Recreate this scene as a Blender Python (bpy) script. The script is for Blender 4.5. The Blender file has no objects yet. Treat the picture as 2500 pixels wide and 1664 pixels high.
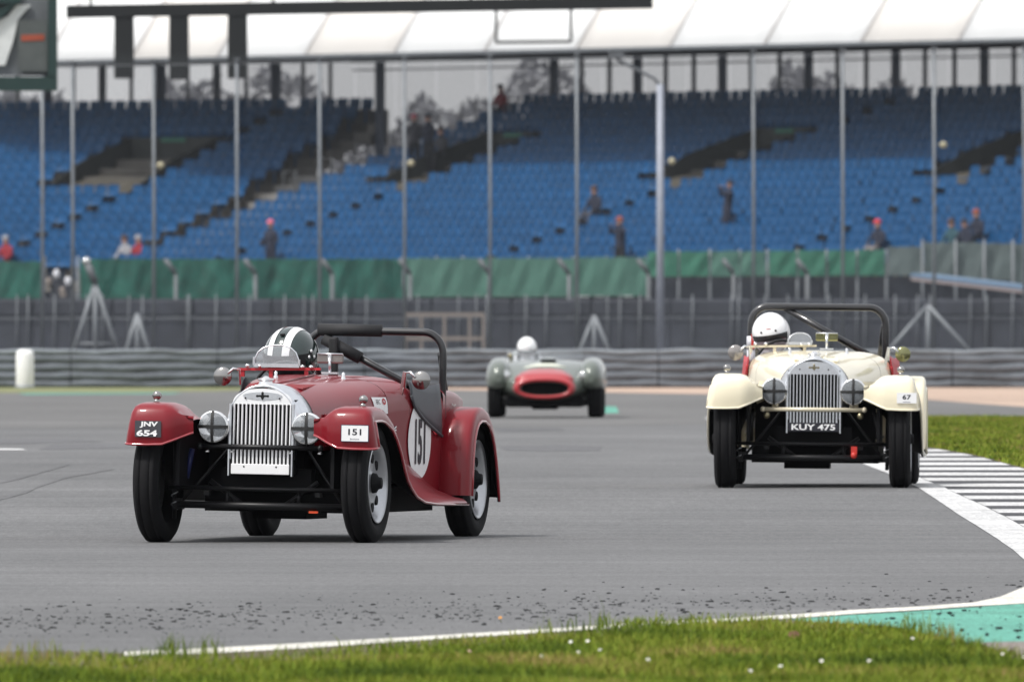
import bpy, bmesh, math, random
import numpy as np
from mathutils import Vector, Matrix, Euler
random.seed(7); rng = np.random.default_rng(7)
R = math.radians
S = bpy.context.scene
COL = S.collection

# ------------------------------------------------------------------ camera, world, sun, exposure
F, HORIZON, CAMH = 45000.0, 783.0, 1.2          # focal length in photo pixels (2500 wide), horizon row, eye height
cam_d = bpy.data.cameras.new('camera'); cam = bpy.data.objects.new('camera', cam_d); COL.objects.link(cam)
cam_d.sensor_width = 22.3; cam_d.lens = 22.3 * F / 2500
cam.location = (0, 0, CAMH)
cam.rotation_euler = (R(90) - math.atan((832 - HORIZON) / F), 0, 0)
cam_d.clip_start = 1.0; cam_d.clip_end = 6000
cam_d.dof.use_dof = True; cam_d.dof.focus_distance = 100.0; cam_d.dof.aperture_fstop = 10.0
S.camera = cam
SUN_EL, SUN_AZ = R(56), R(235)                   # sun high, behind the camera to the left, veiled by cloud
W = bpy.data.worlds.new('World'); S.world = W; W.use_nodes = True
wn = W.node_tree.nodes; wl = W.node_tree.links
sky = wn.new('ShaderNodeTexSky'); sky.sky_type = 'NISHITA'; sky.sun_disc = False
sky.sun_elevation = SUN_EL; sky.sun_rotation = SUN_AZ; sky.air_density = 1.0; sky.dust_density = 3.0
hs = wn.new('ShaderNodeHueSaturation'); hs.inputs['Saturation'].default_value = 0.32
wl.new(sky.outputs[0], hs.inputs['Color'])
wtc = wn.new('ShaderNodeTexCoord'); wsx = wn.new('ShaderNodeSeparateXYZ'); wl.new(wtc.outputs['Generated'], wsx.inputs[0])
wr = wn.new('ShaderNodeValToRGB'); we = wr.color_ramp.elements                     # even cloud cover, as bright clouds are: paler overhead
we[0].position = 0; we[0].color = (.50, .505, .52, 1); we[1].position = 1; we[1].color = (.88, .90, .93, 1)
wl.new(wsx.outputs['Z'], wr.inputs[0]); wm = wn.new('ShaderNodeVectorMath'); wm.operation = 'SCALE'; wm.inputs['Scale'].default_value = 6.0
wl.new(wr.outputs[0], wm.inputs[0]); wx = wn.new('ShaderNodeMix'); wx.data_type = 'RGBA'; wx.inputs[0].default_value = .68
wl.new(hs.outputs[0], wx.inputs[6]); wl.new(wm.outputs[0], wx.inputs[7]); wl.new(wx.outputs[2], wn['Background'].inputs['Color'])
wn['Background'].inputs['Strength'].default_value = 0.15
sun_d = bpy.data.lights.new('sun', 'SUN'); sun = bpy.data.objects.new('sun', sun_d); COL.objects.link(sun)
sun_d.energy = 2.0; sun_d.angle = R(8); sun_d.color = (1, 0.965, 0.92)
sd = Vector((math.sin(SUN_AZ) * math.cos(SUN_EL), math.cos(SUN_AZ) * math.cos(SUN_EL), math.sin(SUN_EL)))
sun.rotation_euler = sd.to_track_quat('Z', 'Y').to_euler()
S.view_settings.view_transform = 'Standard'; S.view_settings.look = 'None'
S.view_settings.gamma = 1; S.view_settings.exposure = 0.74; S.view_settings.use_curve_mapping = False

# ------------------------------------------------------------------ helpers
def tag(o, label=None, cat=None, group=None, kind=None):
    if label: o['label'] = label
    if cat: o['category'] = cat
    if group: o['group'] = group
    if kind: o['kind'] = kind
    return o

def empty(name, loc=(0, 0, 0), rz=0):
    o = bpy.data.objects.new(name, None); COL.objects.link(o)
    o.location = loc; o.rotation_euler = (0, 0, rz); o.empty_display_size = 0.2
    return o

class MB:
    def __init__(s): s.v = []; s.f = []; s.sm = []
    def add(s, vs, fs, smooth=False):
        n = len(s.v); s.v += [tuple(p) for p in vs]
        s.f += [tuple(i + n for i in f) for f in fs]; s.sm += [smooth] * len(fs); return s
    def box(s, c, d, rot=None):
        hx, hy, hz = d[0] / 2, d[1] / 2, d[2] / 2
        vs = [Vector((x, y, z)) for x in (-hx, hx) for y in (-hy, hy) for z in (-hz, hz)]
        if rot: m = Euler(rot).to_matrix(); vs = [m @ v for v in vs]
        vs = [v + Vector(c) for v in vs]
        return s.add(vs, [(0, 1, 3, 2), (4, 6, 7, 5), (0, 4, 5, 1), (2, 3, 7, 6), (0, 2, 6, 4), (1, 5, 7, 3)])
    def bar(s, a, b, w, h=None):
        a, b = Vector(a), Vector(b); d = b - a; h = h or w
        up = Vector((0, 0, 1)) if abs(d.normalized().z) < .95 else Vector((0, 1, 0))
        x = d.cross(up).normalized() * w / 2; y = x.cross(d).normalized() * h / 2
        vs = [p + i * x + j * y for p in (a, b) for i, j in ((-1, -1), (1, -1), (1, 1), (-1, 1))]
        return s.add(vs, [(0, 1, 2, 3), (7, 6, 5, 4), (0, 4, 5, 1), (1, 5, 6, 2), (2, 6, 7, 3), (3, 7, 4, 0)])
    def tube(s, pts, r, n=12, cap=True):
        pts = [Vector(p) for p in pts]; rs = r if isinstance(r, (list, tuple)) else [r] * len(pts)
        vs = []; ref = None
        for i, p in enumerate(pts):
            d = (pts[min(i + 1, len(pts) - 1)] - pts[max(i - 1, 0)]).normalized()
            if ref is None: ref = Vector((0, 0, 1)) if abs(d.z) < .9 else Vector((0, 1, 0))
            x = d.cross(ref).normalized(); y = x.cross(d).normalized(); ref = y
            vs += [p + rs[i] * (math.cos(2 * math.pi * k / n) * x + math.sin(2 * math.pi * k / n) * y) for k in range(n)]
        fs = [(i * n + k, i * n + (k + 1) % n, (i + 1) * n + (k + 1) % n, (i + 1) * n + k) for i in range(len(pts) - 1) for k in range(n)]
        if cap: fs += [tuple(range(n)), tuple(range((len(pts) - 1) * n, len(pts) * n))[::-1]]
        return s.add(vs, fs, True)
    def lathe(s, prof, c, axis='X', n=32, close=False):
        """prof: (along, radius)"""
        vs = []
        for a, r in prof:
            for k in range(n):
                t = 2 * math.pi * k / n; p, q = r * math.cos(t), r * math.sin(t)
                v = {'X': (a, p, q), 'Y': (p, a, q), 'Z': (p, q, a)}[axis]
                vs.append((v[0] + c[0], v[1] + c[1], v[2] + c[2]))
        m = len(prof)
        fs = [(i * n + k, i * n + (k + 1) % n, ((i + 1) % m) * n + (k + 1) % n, ((i + 1) % m) * n + k) for i in range(m if close else m - 1) for k in range(n)]
        return s.add(vs, fs, True)
    def grid(s, rows, smooth=True, closed=False):
        m, n = len(rows), len(rows[0]); vs = [p for r in rows for p in r]
        fs = [(i * n + k, i * n + (k + 1) % n, (i + 1) * n + (k + 1) % n, (i + 1) * n + k) for i in range(m - 1) for k in range(n if closed else n - 1)]
        return s.add(vs, fs, smooth)
    def prism(s, poly, thick, smooth=False):
        """poly: 3D points of one face; thick: vector"""
        n = len(poly); t = Vector(thick); vs = [Vector(p) for p in poly] + [Vector(p) + t for p in poly]
        return s.add(vs, [tuple(range(n)), tuple(range(n, 2 * n))[::-1]] + [(i, i + n, (i + 1) % n + n, (i + 1) % n) for i in range(n)], smooth)
    def ball(s, c, r, n=12, m=8):
        rr = r if isinstance(r, (tuple, list)) else (r, r, r)
        rows = [[(c[0] + rr[0] * math.sin(math.pi * i / m) * math.cos(2 * math.pi * k / n), c[1] + rr[1] * math.sin(math.pi * i / m) * math.sin(2 * math.pi * k / n), c[2] + rr[2] * math.cos(math.pi * i / m)) for k in range(n)] for i in range(m + 1)]
        return s.grid(rows, True, True)
    def mesh(s, name, mat):
        me = bpy.data.meshes.new(name); me.from_pydata(s.v, [], s.f)
        me.polygons.foreach_set('use_smooth', s.sm)
        b = bmesh.new(); b.from_mesh(me); bmesh.ops.remove_doubles(b, verts=b.verts, dist=1e-5)
        bmesh.ops.recalc_face_normals(b, faces=b.faces); b.to_mesh(me); b.free()
        for m in (mat if isinstance(mat, (list, tuple)) else [mat]): me.materials.append(m)
        return me
    def build(s, name, mat, parent=None, solid=0, bev=0, sub=0):
        o = bpy.data.objects.new(name, s.mesh(name, mat)); COL.objects.link(o); o.parent = parent
        if solid: md = o.modifiers.new('solid', 'SOLIDIFY'); md.thickness = solid; md.offset = -1
        if bev: md = o.modifiers.new('bevel', 'BEVEL'); md.width = bev; md.segments = 2; md.limit_method = 'ANGLE'; md.angle_limit = R(40)
        if sub: md = o.modifiers.new('sub', 'SUBSURF'); md.levels = md.render_levels = sub
        return o

def mat(name, col, rough=.6, metal=0, coat=0, var=.12, scale=8, bump=0, bscale=60, spec=.5, trans=0, alpha=1, coords='Object'):
    m = bpy.data.materials.new(name); m.use_nodes = True; N, L = m.node_tree.nodes, m.node_tree.links
    p = N['Principled BSDF']; p.inputs['Roughness'].default_value = rough; p.inputs['Metallic'].default_value = metal
    p.inputs['Coat Weight'].default_value = coat; p.inputs['Coat Roughness'].default_value = .06
    p.inputs['Specular IOR Level'].default_value = spec; p.inputs['Transmission Weight'].default_value = trans; p.inputs['Alpha'].default_value = alpha
    tc = N.new('ShaderNodeTexCoord')
    n = N.new('ShaderNodeTexNoise'); n.inputs['Scale'].default_value = scale; n.inputs['Detail'].default_value = 6; n.inputs['Roughness'].default_value = .65
    L.new(tc.outputs[coords], n.inputs['Vector'])
    r = N.new('ShaderNodeValToRGB'); e = r.color_ramp.elements; e[0].position = .3; e[1].position = .7
    e[0].color = tuple(c * (1 - var) for c in col) + (1,); e[1].color = tuple(min(1, c * (1 + var)) for c in col) + (1,)
    L.new(n.outputs['Fac'], r.inputs['Fac']); L.new(r.outputs['Color'], p.inputs['Base Color'])
    if bump:
        n2 = N.new('ShaderNodeTexNoise'); n2.inputs['Scale'].default_value = bscale; n2.inputs['Detail'].default_value = 4
        L.new(tc.outputs[coords], n2.inputs['Vector'])
        b = N.new('ShaderNodeBump'); b.inputs['Strength'].default_value = bump; b.inputs['Distance'].default_value = .02
        L.new(n2.outputs['Fac'], b.inputs['Height']); L.new(b.outputs[0], p.inputs['Normal'])
    return m

M = dict(
    red=mat('red_paint', (.185, .0015, .008), .38, 0, .5, .06, 3, spec=.25), cream=mat('cream_paint', (.82, .745, .55), .34, 0, .8, .04, 3),
    redtrim=mat('red_trim', (.42, .02, .03), .5), alu=mat('brushed_aluminium', (.72, .74, .77), .32, 1, 0, .08, 30),
    plate_alu=mat('painted_plate', (.82, .83, .84), .4, .1, .3, .03, 6), chrome=mat('chrome', (.8, .8, .8), .07, 1, 0, .03, 10),
    black=mat('satin_black', (.008, .008, .009), .42, spec=.3), void=mat('black_chassis', (.004, .004, .005), .7, spec=.2), rubber=mat('tyre_rubber', (.009, .009, .010), .78, spec=.15, bump=.1, bscale=120, scale=25),
    foam=mat('roll_bar_foam', (.015, .015, .017), .75), hoop=mat('hoop_paint', (.014, .014, .016), .3, 0, .5), leather=mat('grey_leather', (.06, .065, .075), .5, bump=.2, bscale=200),
    white=mat('white_vinyl', (.8, .8, .8), .45, var=.03), ink=mat('black_ink', (.012, .012, .02), .5, var=.0), navy=mat('navy_ink', (.015, .02, .06), .5, var=0),
    tape=mat('black_tape', (.012, .012, .012), .55), steel=mat('wheel_silver', (.46, .47, .49), .3, .85, 0, .06, 20),
    badge=mat('badge_metal', (.25, .22, .14), .3, .9), rust=mat('rusty_red', (.5, .03, .02), .5), blue=mat('blue_damper', (.008, .014, .09), .4),
    brass=mat('cream_bar', (.62, .56, .42), .35, 0, .5), amber=mat('mirror_back', (.24, .24, .12), .15, .9),
    helm_w=mat('helmet_white', (.82, .82, .83), .2, 0, 1, .02), helm_g=mat('helmet_green', (.006, .02, .018), .15, 0, 1, .03),
    visor=mat('visor_smoke', (.03, .028, .03), .08), visor_l=mat('visor_clear_grey', (.33, .29, .31), .1), skin=mat('skin', (.5, .28, .2), .5),
    overall=mat('race_overall', (.03, .03, .045), .8), overall_w=mat('pale_overall', (.65, .66, .7), .8), silver=mat('grey_green_paint', (.115, .135, .115), .3, .2, .7, .06, 3),
    nose=mat('nose_red', (.34, .01, .016), .35, 0, .7, .05), ghost=mat('pale_stencil', (.60, .60, .55), .4),
    lampglass=mat('lamp_glass', (.55, .56, .55), .10, .95, 0, .35, 12, bump=.10, bscale=30),
    orange=mat('orange_plastic', (.6, .06, .01), .5))
g = bpy.data.materials.new('screen_perspex'); g.use_nodes = True
N, L = g.node_tree.nodes, g.node_tree.links
mx = N.new('ShaderNodeMixShader'); tr = N.new('ShaderNodeBsdfTransparent'); mx.inputs[0].default_value = .30
p = N['Principled BSDF']; p.inputs['Base Color'].default_value = (.62, .66, .7, 1); p.inputs['Roughness'].default_value = .15
L.new(tr.outputs[0], mx.inputs[1]); L.new(p.outputs[0], mx.inputs[2]); L.new(mx.outputs[0], N['Material Output'].inputs[0]); M['glass'] = g

g2 = g.copy(); g2.name = 'lamp_lens'; g2.node_tree.nodes['Mix Shader'].inputs[0].default_value = .30; g2.node_tree.nodes['Principled BSDF'].inputs['Roughness'].default_value = .05
# ground profile: the track is flat, crests a little at 120-150 m and dips beyond
ZG = [(-50, 0), (100, 0), (111, .035), (122, .098), (150, .11), (200, .02), (240, -.06), (345, -.05), (4000, -.05)]
def zg(y): return float(np.interp(y, [a for a, b in ZG], [b for a, b in ZG]))
_Y = np.concatenate([np.linspace(20, 700, 12000)]); _P = HORIZON + F * (CAMH - np.interp(_Y, [a for a, b in ZG], [b for a, b in ZG])) / _Y
def gy(py): return float(np.interp(-py, -_P, _Y))
def G(x, y):
    """a point of the ground seen at (x, y) of the photograph (2356 px wide view) -> world X, Y"""
    Y = gy(y * 1.0611); return ((x * 1.0611 - 1250) / F * Y, Y)
def at(px, py, Y):
    return ((px - 1250) / F * Y, Y, CAMH - (py - HORIZON) / F * Y)

def sheet(name, pts, m, dz, world=False, parent=None):
    P = pts if world else [G(*p) for p in pts]
    b = bmesh.new(); f = b.faces.new([b.verts.new((x, y, 0)) for x, y in P])
    for yb, _ in ZG[1:-1]:
        bmesh.ops.bisect_plane(b, geom=b.verts[:] + b.edges[:] + b.faces[:], plane_co=(0, yb, 0), plane_no=(0, 1, 0))
    bmesh.ops.triangulate(b, faces=[f for f in b.faces if len(f.verts) > 4])
    for v in b.verts: v.co.z = zg(v.co.y) + dz * .4
    bmesh.ops.recalc_face_normals(b, faces=b.faces)
    for f in b.faces:
        if f.normal.z < 0: f.normal_flip()
    me = bpy.data.meshes.new(name); b.to_mesh(me); b.free(); me.materials.append(m)
    o = bpy.data.objects.new(name, me); COL.objects.link(o); o.parent = parent
    return o

# ------------------------------------------------------------------ ground materials
def asphalt_mat(name, c0, c1, specks=True):
    m = bpy.data.materials.new(name); m.use_nodes = True; N, L = m.node_tree.nodes, m.node_tree.links
    p = N['Principled BSDF']; tc = N.new('ShaderNodeTexCoord')
    def noise(scale, det, sx=1, sy=1):
        mp = N.new('ShaderNodeMapping'); mp.inputs['Scale'].default_value = (sx, sy, 1); L.new(tc.outputs['Object'], mp.inputs[0])
        n = N.new('ShaderNodeTexNoise'); n.inputs['Scale'].default_value = scale; n.inputs['Detail'].default_value = det; n.inputs['Roughness'].default_value = .7
        L.new(mp.outputs[0], n.inputs['Vector']); return n
    big = noise(.5, 5, .8, .22); fine = noise(26, 5, 1.0, .10); grit = noise(60, 3, 1, .06)
    r = N.new('ShaderNodeValToRGB'); e = r.color_ramp.elements; e[0].position = .28; e[1].position = .74
    e[0].color = c0 + (1,); e[1].color = c1 + (1,); L.new(big.outputs['Fac'], r.inputs[0])
    def mul(a, fac, lo, hi, plo=.3, phi=.7):
        rr = N.new('ShaderNodeValToRGB'); q = rr.color_ramp.elements; q[0].position = plo; q[1].position = phi
        q[0].color = (lo, lo, lo, 1); q[1].color = (hi, hi, hi, 1); L.new(fac, rr.inputs[0])
        x = N.new('ShaderNodeMix'); x.data_type = 'RGBA'; x.blend_type = 'MULTIPLY'; x.inputs[0].default_value = 1
        L.new(a, x.inputs[6]); L.new(rr.outputs[0], x.inputs[7]); return x.outputs[2]
    a = mul(r.outputs[0], fine.outputs['Fac'], .80, 1.16); a = mul(a, grit.outputs['Fac'], .84, 1.12); a = mul(a, noise(170, 2, 1, .03).outputs['Fac'], .80, 1.18); a = mul(a, noise(1.0, 4, .10, 1.3).outputs['Fac'], .84, 1.10, .35, .65); a = mul(a, noise(.12, 3, 1, .35).outputs['Fac'], .84, 1.10)
    L.new(a, p.inputs['Base Color']); p.inputs['Roughness'].default_value = .8; p.inputs['Specular IOR Level'].default_value = .35
    b = N.new('ShaderNodeBump'); b.inputs['Strength'].default_value = .35; b.inputs['Distance'].default_value = .01
    L.new(grit.outputs['Fac'], b.inputs['Height']); L.new(b.outputs[0], p.inputs['Normal'])
    return m
A_main = asphalt_mat('asphalt', (.104, .105, .107), (.146, .146, .148))
A_dark = asphalt_mat('dark_asphalt', (.085, .085, .09), (.125, .125, .13))
A_white = asphalt_mat('white_line_paint', (.46, .46, .46), (.62, .62, .62))
A_cream = asphalt_mat('worn_cream_paint', (.54, .52, .46), (.68, .66, .60))
A_green = asphalt_mat('green_surface_paint', (.07, .26, .20), (.11, .34, .26))
A_brown = asphalt_mat('dusty_tarmac', (.16, .14, .125), (.24, .20, .18))
A_far = asphalt_mat('far_tarmac', (.105, .104, .103), (.138, .136, .134))
A_gravel = asphalt_mat('gravel_tan', (.36, .26, .20), (.48, .35, .27))
A_soil = asphalt_mat('turf_soil', (.06, .05, .024), (.12, .095, .04))
A_kerb = asphalt_mat('kerb_black', (.035, .035, .04), (.07, .07, .075))

# ------------------------------------------------------------------ ground
b = MB(); ys = [-60] + [a for a, _ in ZG[1:-1]] + [1400]
b.grid([[(-700, y, zg(y)), (700, y, zg(y))] for y in ys], False)
tag(b.build('track', A_main), kind='structure')
tag(sheet('runoff_area', [(-600, 986), (1150, 984), (1640, 975), (2060, 960), (3300, 955), (3300, 876), (-900, 882)], A_far, .004), kind='structure')
tag(sheet('gravel', [(940, 884), (3300, 876), (3300, 965), (2420, 940), (2300, 932), (2100, 917), (1640, 907), (1390, 903), (940, 896)], A_gravel, .008), kind='structure')
tag(sheet('verge_strip', [(-900, 885), (620, 885), (560, 899), (300, 903), (-900, 906)], mat('dry_grass', (.16, .17, .07), .9, var=.35, scale=1.5), .012), kind='structure')
tag(sheet('green_painted_strip', [(40, 905), (420, 903.5), (400, 906), (60, 908)], A_green, .016), kind='structure')
tag(sheet('green_painted_patch', [(1385, 934), (1418, 935), (1424, 950), (1386, 951)], A_green, .008), kind='structure')
for pts in ([(-20, 1032), (50, 1033), (62, 1036), (-20, 1036)], [(1622, 960), (1648, 962), (1648, 976), (1634, 972)]):
    tag(sheet('track_marking', pts, A_white, .012), kind='structure')
for pts in ([(1150, 1026), (1300, 1024), (1385, 1027), (1380, 1036), (1250, 1038), (1160, 1035)], [(1140, 985), (1290, 984), (1300, 990), (1150, 993)], [(120, 1022), (310, 1018), (310, 1030), (90, 1034)], [(-40, 1008), (180, 1010), (240, 1016), (-40, 1022)]):
    tag(sheet('tarmac_repair', pts, A_dark, .006), kind='structure')
A_skid = asphalt_mat('skid_rubber', (.092, .092, .095), (.134, .134, .137))
for pts in ([(-60, 1158), (60, 1128), (150, 1096), (260, 1078), (262, 1080), (152, 1100), (62, 1134), (-60, 1166)], [(-60, 1120), (40, 1098), (160, 1066), (162, 1069), (42, 1103), (-60, 1127)]):
    tag(sheet('skid_mark', pts, A_skid, .006), kind='structure')
line_top = [(285, 1501), (500, 1491), (720, 1479), (920, 1468), (1080, 1458), (1250, 1448), (1450, 1435), (1700, 1422), (1830, 1414), (1950, 1405), (2100, 1397), (2240, 1387), (2300, 1374), (2356, 1351), (2440, 1310)]
line_bot = [(2440, 1372), (2356, 1389), (2250, 1395), (2100, 1405), (1950, 1414), (1830, 1423), (1700, 1430), (1450, 1444), (1250, 1456), (1080, 1467), (920, 1477), (720, 1491), (500, 1503), (285, 1510)]
tag(sheet('near_edge_line', line_top + line_bot, A_cream, .010), kind='structure')
tag(sheet('green_painted_runoff', [(1820, 1424), (1950, 1415), (2100, 1406), (2250, 1396), (2460, 1378), (2460, 1486), (2356, 1484), (2230, 1484), (2080, 1466), (1980, 1446), (1900, 1436)], A_green, .004), kind='structure')
tag(sheet('dusty_patch', [(2225, 1480), (2356, 1477), (2460, 1477), (2460, 1530), (2356, 1510), (2280, 1492)], A_brown, .012), kind='structure')
kl = [(1870, 1030), (1975, 1063), (2050, 1092), (2100, 1116), (2150, 1146), (2200, 1180), (2250, 1211), (2300, 1243), (2330, 1264), (2356, 1287), (2400, 1340)]
kr = [(2440, 1262), (2356, 1213), (2310, 1187), (2260, 1162), (2190, 1131), (2130, 1105), (2080, 1082), (2000, 1058), (1890, 1026)]
tag(sheet('kerb_edge_line', kl + kr, A_white, .008), kind='structure')
gedge = [(2060, 1014), (2110, 1026), (2200, 1041), (2260, 1053), (2356, 1079), (2440, 1103)]
kerb = tag(sheet('kerb', [(1890, 1026)] + gedge + [(2440, 1262)] + kr[1:-1], A_kerb, .006), kind='structure')
def interp(poly, y, key=1):
    q = sorted(poly, key=lambda p: p[key]); return float(np.interp(y, [p[key] for p in q], [p[1 - key] for p in q]))
y = 1034.0
while y < 1256:
    per = 9.5 + (y - 1030) * .05; y1 = y + per * .5
    xl = lambda t: max(interp(kr, t), 2000) + 2; xr = lambda t: interp(gedge, t) if t < 1100 else 2450
    if xr(y) - xl(y) > 4:
        P = [G(xl(y1), y1), G(xr(y1), y1), G(xr(y), y), G(xl(y), y)]
        bb = MB(); lo = [(px_, py_, zg(py_) + .0024) for px_, py_ in P]; up = [(px_, py_, zg(py_) + .0048) for i, (px_, py_) in enumerate(P)]
        bb.add(lo + up, [(3, 2, 1, 0), (4, 5, 6, 7), (0, 1, 5, 4), (1, 2, 6, 5), (2, 3, 7, 6), (3, 0, 4, 7)])
        bb.build('kerb_block', A_white, kerb)
    y += per
gn = [(-200, 1500), (0, 1500), (140, 1497), (285, 1502), (430, 1500), (560, 1497), (700, 1488), (860, 1476), (1000, 1464), (1180, 1453), (1330, 1441), (1480, 1429), (1600, 1424), (1720, 1425), (1860, 1431), (1960, 1434), (2060, 1442), (2130, 1457), (2200, 1472), (2280, 1489), (2356, 1504), (2460, 1520), (2650, 1560)]
tag(sheet('grass_verge', gn + [(2650, 2400), (-200, 2400)], A_soil, .004), kind='structure')
gr = [(2030, 960), (2440, 957), (3000, 955), (3000, 1240)] + gedge[::-1] + [(2030, 1010)]
tag(sheet('infield_grass', gr, A_soil, .010), kind='structure')

# ------------------------------------------------------------------ grass blades
def grass_mat(name, cols):
    m = bpy.data.materials.new(name); m.use_nodes = True; N, L = m.node_tree.nodes, m.node_tree.links
    p = N['Principled BSDF']; p.inputs['Roughness'].default_value = .7; p.inputs['Specular IOR Level'].default_value = .12
    ge = N.new('ShaderNodeNewGeometry'); tc = N.new('ShaderNodeTexCoord'); n = N.new('ShaderNodeTexNoise'); n.inputs['Scale'].default_value = 1.1; n.inputs['Detail'].default_value = 5
    mp = N.new('ShaderNodeMapping'); mp.inputs['Scale'].default_value = (1, .35, 1); L.new(tc.outputs['Object'], mp.inputs[0]); L.new(mp.outputs[0], n.inputs['Vector'])
    a = N.new('ShaderNodeMath'); a.operation = 'MULTIPLY_ADD'; a.inputs[1].default_value = .50; L.new(ge.outputs['Random Per Island'], a.inputs[0])
    s_ = N.new('ShaderNodeMath'); s_.operation = 'MULTIPLY_ADD'; s_.inputs[1].default_value = 2.3; s_.inputs[2].default_value = -.88; L.new(n.outputs['Fac'], s_.inputs[0]); L.new(s_.outputs[0], a.inputs[2])
    r = N.new('ShaderNodeValToRGB'); e = r.color_ramp.elements
    while len(e) < len(cols): e.new(.5)
    for i, c in enumerate(cols): e[i].position = i / (len(cols) - 1); e[i].color = c + (1,)
    L.new(a.outputs[0], r.inputs[0]); L.new(r.outputs[0], p.inputs['Base Color'])
    return m
GM = grass_mat('grass_blades', [(.036, .066, .008), (.078, .124, .011), (.140, .195, .016), (.200, .225, .032), (.25, .175, .07)])
def inside(poly, X, Y):
    c = np.zeros(len(X), bool); n = len(poly)
    for i in range(n):
        x0, y0 = poly[i]; x1, y1 = poly[i - 1]
        t = ((y0 > Y) != (y1 > Y)); xi = (x1 - x0) * (Y - y0) / ((y1 - y0) if y1 != y0 else 1e-9) + x0
        c ^= t & (X < xi)
    return c
def blades(name, poly, n, ylo, yhi, xlo, xhi, hmin, hmax, wd, edge_fn=None, label=None):
    X = rng.uniform(xlo, xhi, n); Y = rng.uniform(ylo, yhi, n); k = inside(poly, X, Y); X, Y = X[k], Y[k]; n = len(X)
    patch = .5 + .5 * np.sin(X * 3.1 + np.sin(Y * 1.7) * 2) * np.sin(Y * 1.3 + X * 1.2)
    if edge_fn:
        ye_ = np.interp(X, [p[0] for p in edge_fn], [p[1] for p in edge_fn]); d = ye_ - Y
        bare = .5 + .5 * np.sin(X * 2.3 + 1.1) * np.sin(X * 5.1 + Y * .9); keep = rng.random(n) < np.clip(.10 + d / 5 - .5 * bare * np.exp(-d / 2.5), .03, 1)
        X, Y, patch, d = X[keep], Y[keep], patch[keep], d[keep]; n = len(X)
        patch = np.where(rng.random(n) < .02, 1.6, patch) 
    h = rng.uniform(hmin, hmax, n) * (.65 + .7 * patch); w = rng.uniform(.6, 1.3, n) * wd; ang = rng.uniform(0, math.pi, n)
    lx = rng.normal(0, .45, n) * h; ly = rng.normal(0, .45, n) * h
    if edge_fn: h = h * (1 + 1.1 * (d < 1.6) * (np.sin(X * 6.7) * np.sin(X * 2.9 + 1) > .45))
    z = np.interp(Y, [a for a, b in ZG], [b for a, b in ZG]) + .008
    dx, dy = np.cos(ang) * w / 2, np.sin(ang) * w / 2 * .5
    V = np.zeros((n, 5, 3)); 
    V[:, 0] = np.stack([X - dx, Y - dy, z], 1); V[:, 1] = np.stack([X + dx, Y + dy, z], 1)
    V[:, 2] = np.stack([X - dx * .7 + lx * .35, Y - dy + ly * .35, z + h * .6], 1); V[:, 3] = np.stack([X + dx * .7 + lx * .35, Y + dy + ly * .35, z + h * .6], 1)
    V[:, 4] = np.stack([X + lx, Y + ly, z + h], 1)
    me = bpy.data.meshes.new(name); me.vertices.add(n * 5); me.vertices.foreach_set('co', V.ravel())
    i0 = np.arange(n) * 5
    quad = np.stack([i0, i0 + 1, i0 + 3, i0 + 2], 1); tri = np.stack([i0 + 2, i0 + 3, i0 + 4], 1)
    loops = np.concatenate([quad, tri], 1).ravel(); me.loops.add(n * 7); me.loops.foreach_set('vertex_index', loops.astype(np.int32))
    ls = np.stack([np.arange(n) * 7, np.arange(n) * 7 + 4], 1).ravel(); lt = np.tile([4, 3], n)
    me.polygons.add(n * 2); me.polygons.foreach_set('loop_start', ls.astype(np.int32)); me.polygons.foreach_set('loop_total', lt.astype(np.int32))
    me.update(); me.validate(); me.materials.append(GM)
    o = bpy.data.objects.new(name, me); COL.objects.link(o)
    return tag(o, label, 'grass', kind='stuff')
gsh = lambda x_: 11 - 10 * max(0, min(1, (x_ - 1150) / 250))
pn = [G(x_, y_ + gsh(x_)) for x_, y_ in gn] + [G(2650, 1800), G(-200, 1800)]
blades('grass', pn, 330000, 53, 80, -2.9, 2.9,   .016, .040, .0052, edge_fn=sorted([G(x_, y_ + gsh(x_)) for x_, y_ in gn]), label='short green grass of the verge along the bottom of the picture')
edge = []
pts = [G(*p) for p in gn]
bx = MB()
pr = [G(*p) for p in gr]
blades('grass', pr, 200000, 118, 236, 2.0, 9, .025, .055, .014, label='mown green grass behind the black and white kerb')

# ------------------------------------------------------------------ rubber crumbs on the racing line
mb = MB()
for i in range(1500):
    t = rng.random(); y = 1340 + 70 * rng.beta(3, 1.6) * (1 if t < .8 else .6) + rng.normal(0, 14); x = rng.uniform(0, 2380)
    y += (1 - x / 2356) * 45
    lim = interp(gn, x, 0) - 12 if x < 1700 else interp(line_top, x, 0) - 3
    if y > lim or y < 1290: continue
    X, Y = G(x, y); r = min(.0045, rng.exponential(.0014)) + .0010; ln = r * rng.uniform(1, 3.4); a = rng.uniform(-.4, .4)
    mb.ball((X, Y, zg(Y) + r * .3), (ln, r * 3.5, r * .8), 6, 4)
for i in range(70):
    x = rng.uniform(2020, 2350); y = rng.uniform(1400, 1478)
    if y > interp(gn, x, 0) - 6: continue
    X, Y = G(x, y); r = min(.006, rng.exponential(.0016)) + .0015; mb.ball((X, Y, .006 + r * .3), (r * rng.uniform(1, 3), r * 6, r * .8), 6, 4)
tag(mb.build('rubber_crumbs', M['rubber']), 'dark crumbs of tyre rubber scattered over the near tarmac', 'debris', kind='stuff')

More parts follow.
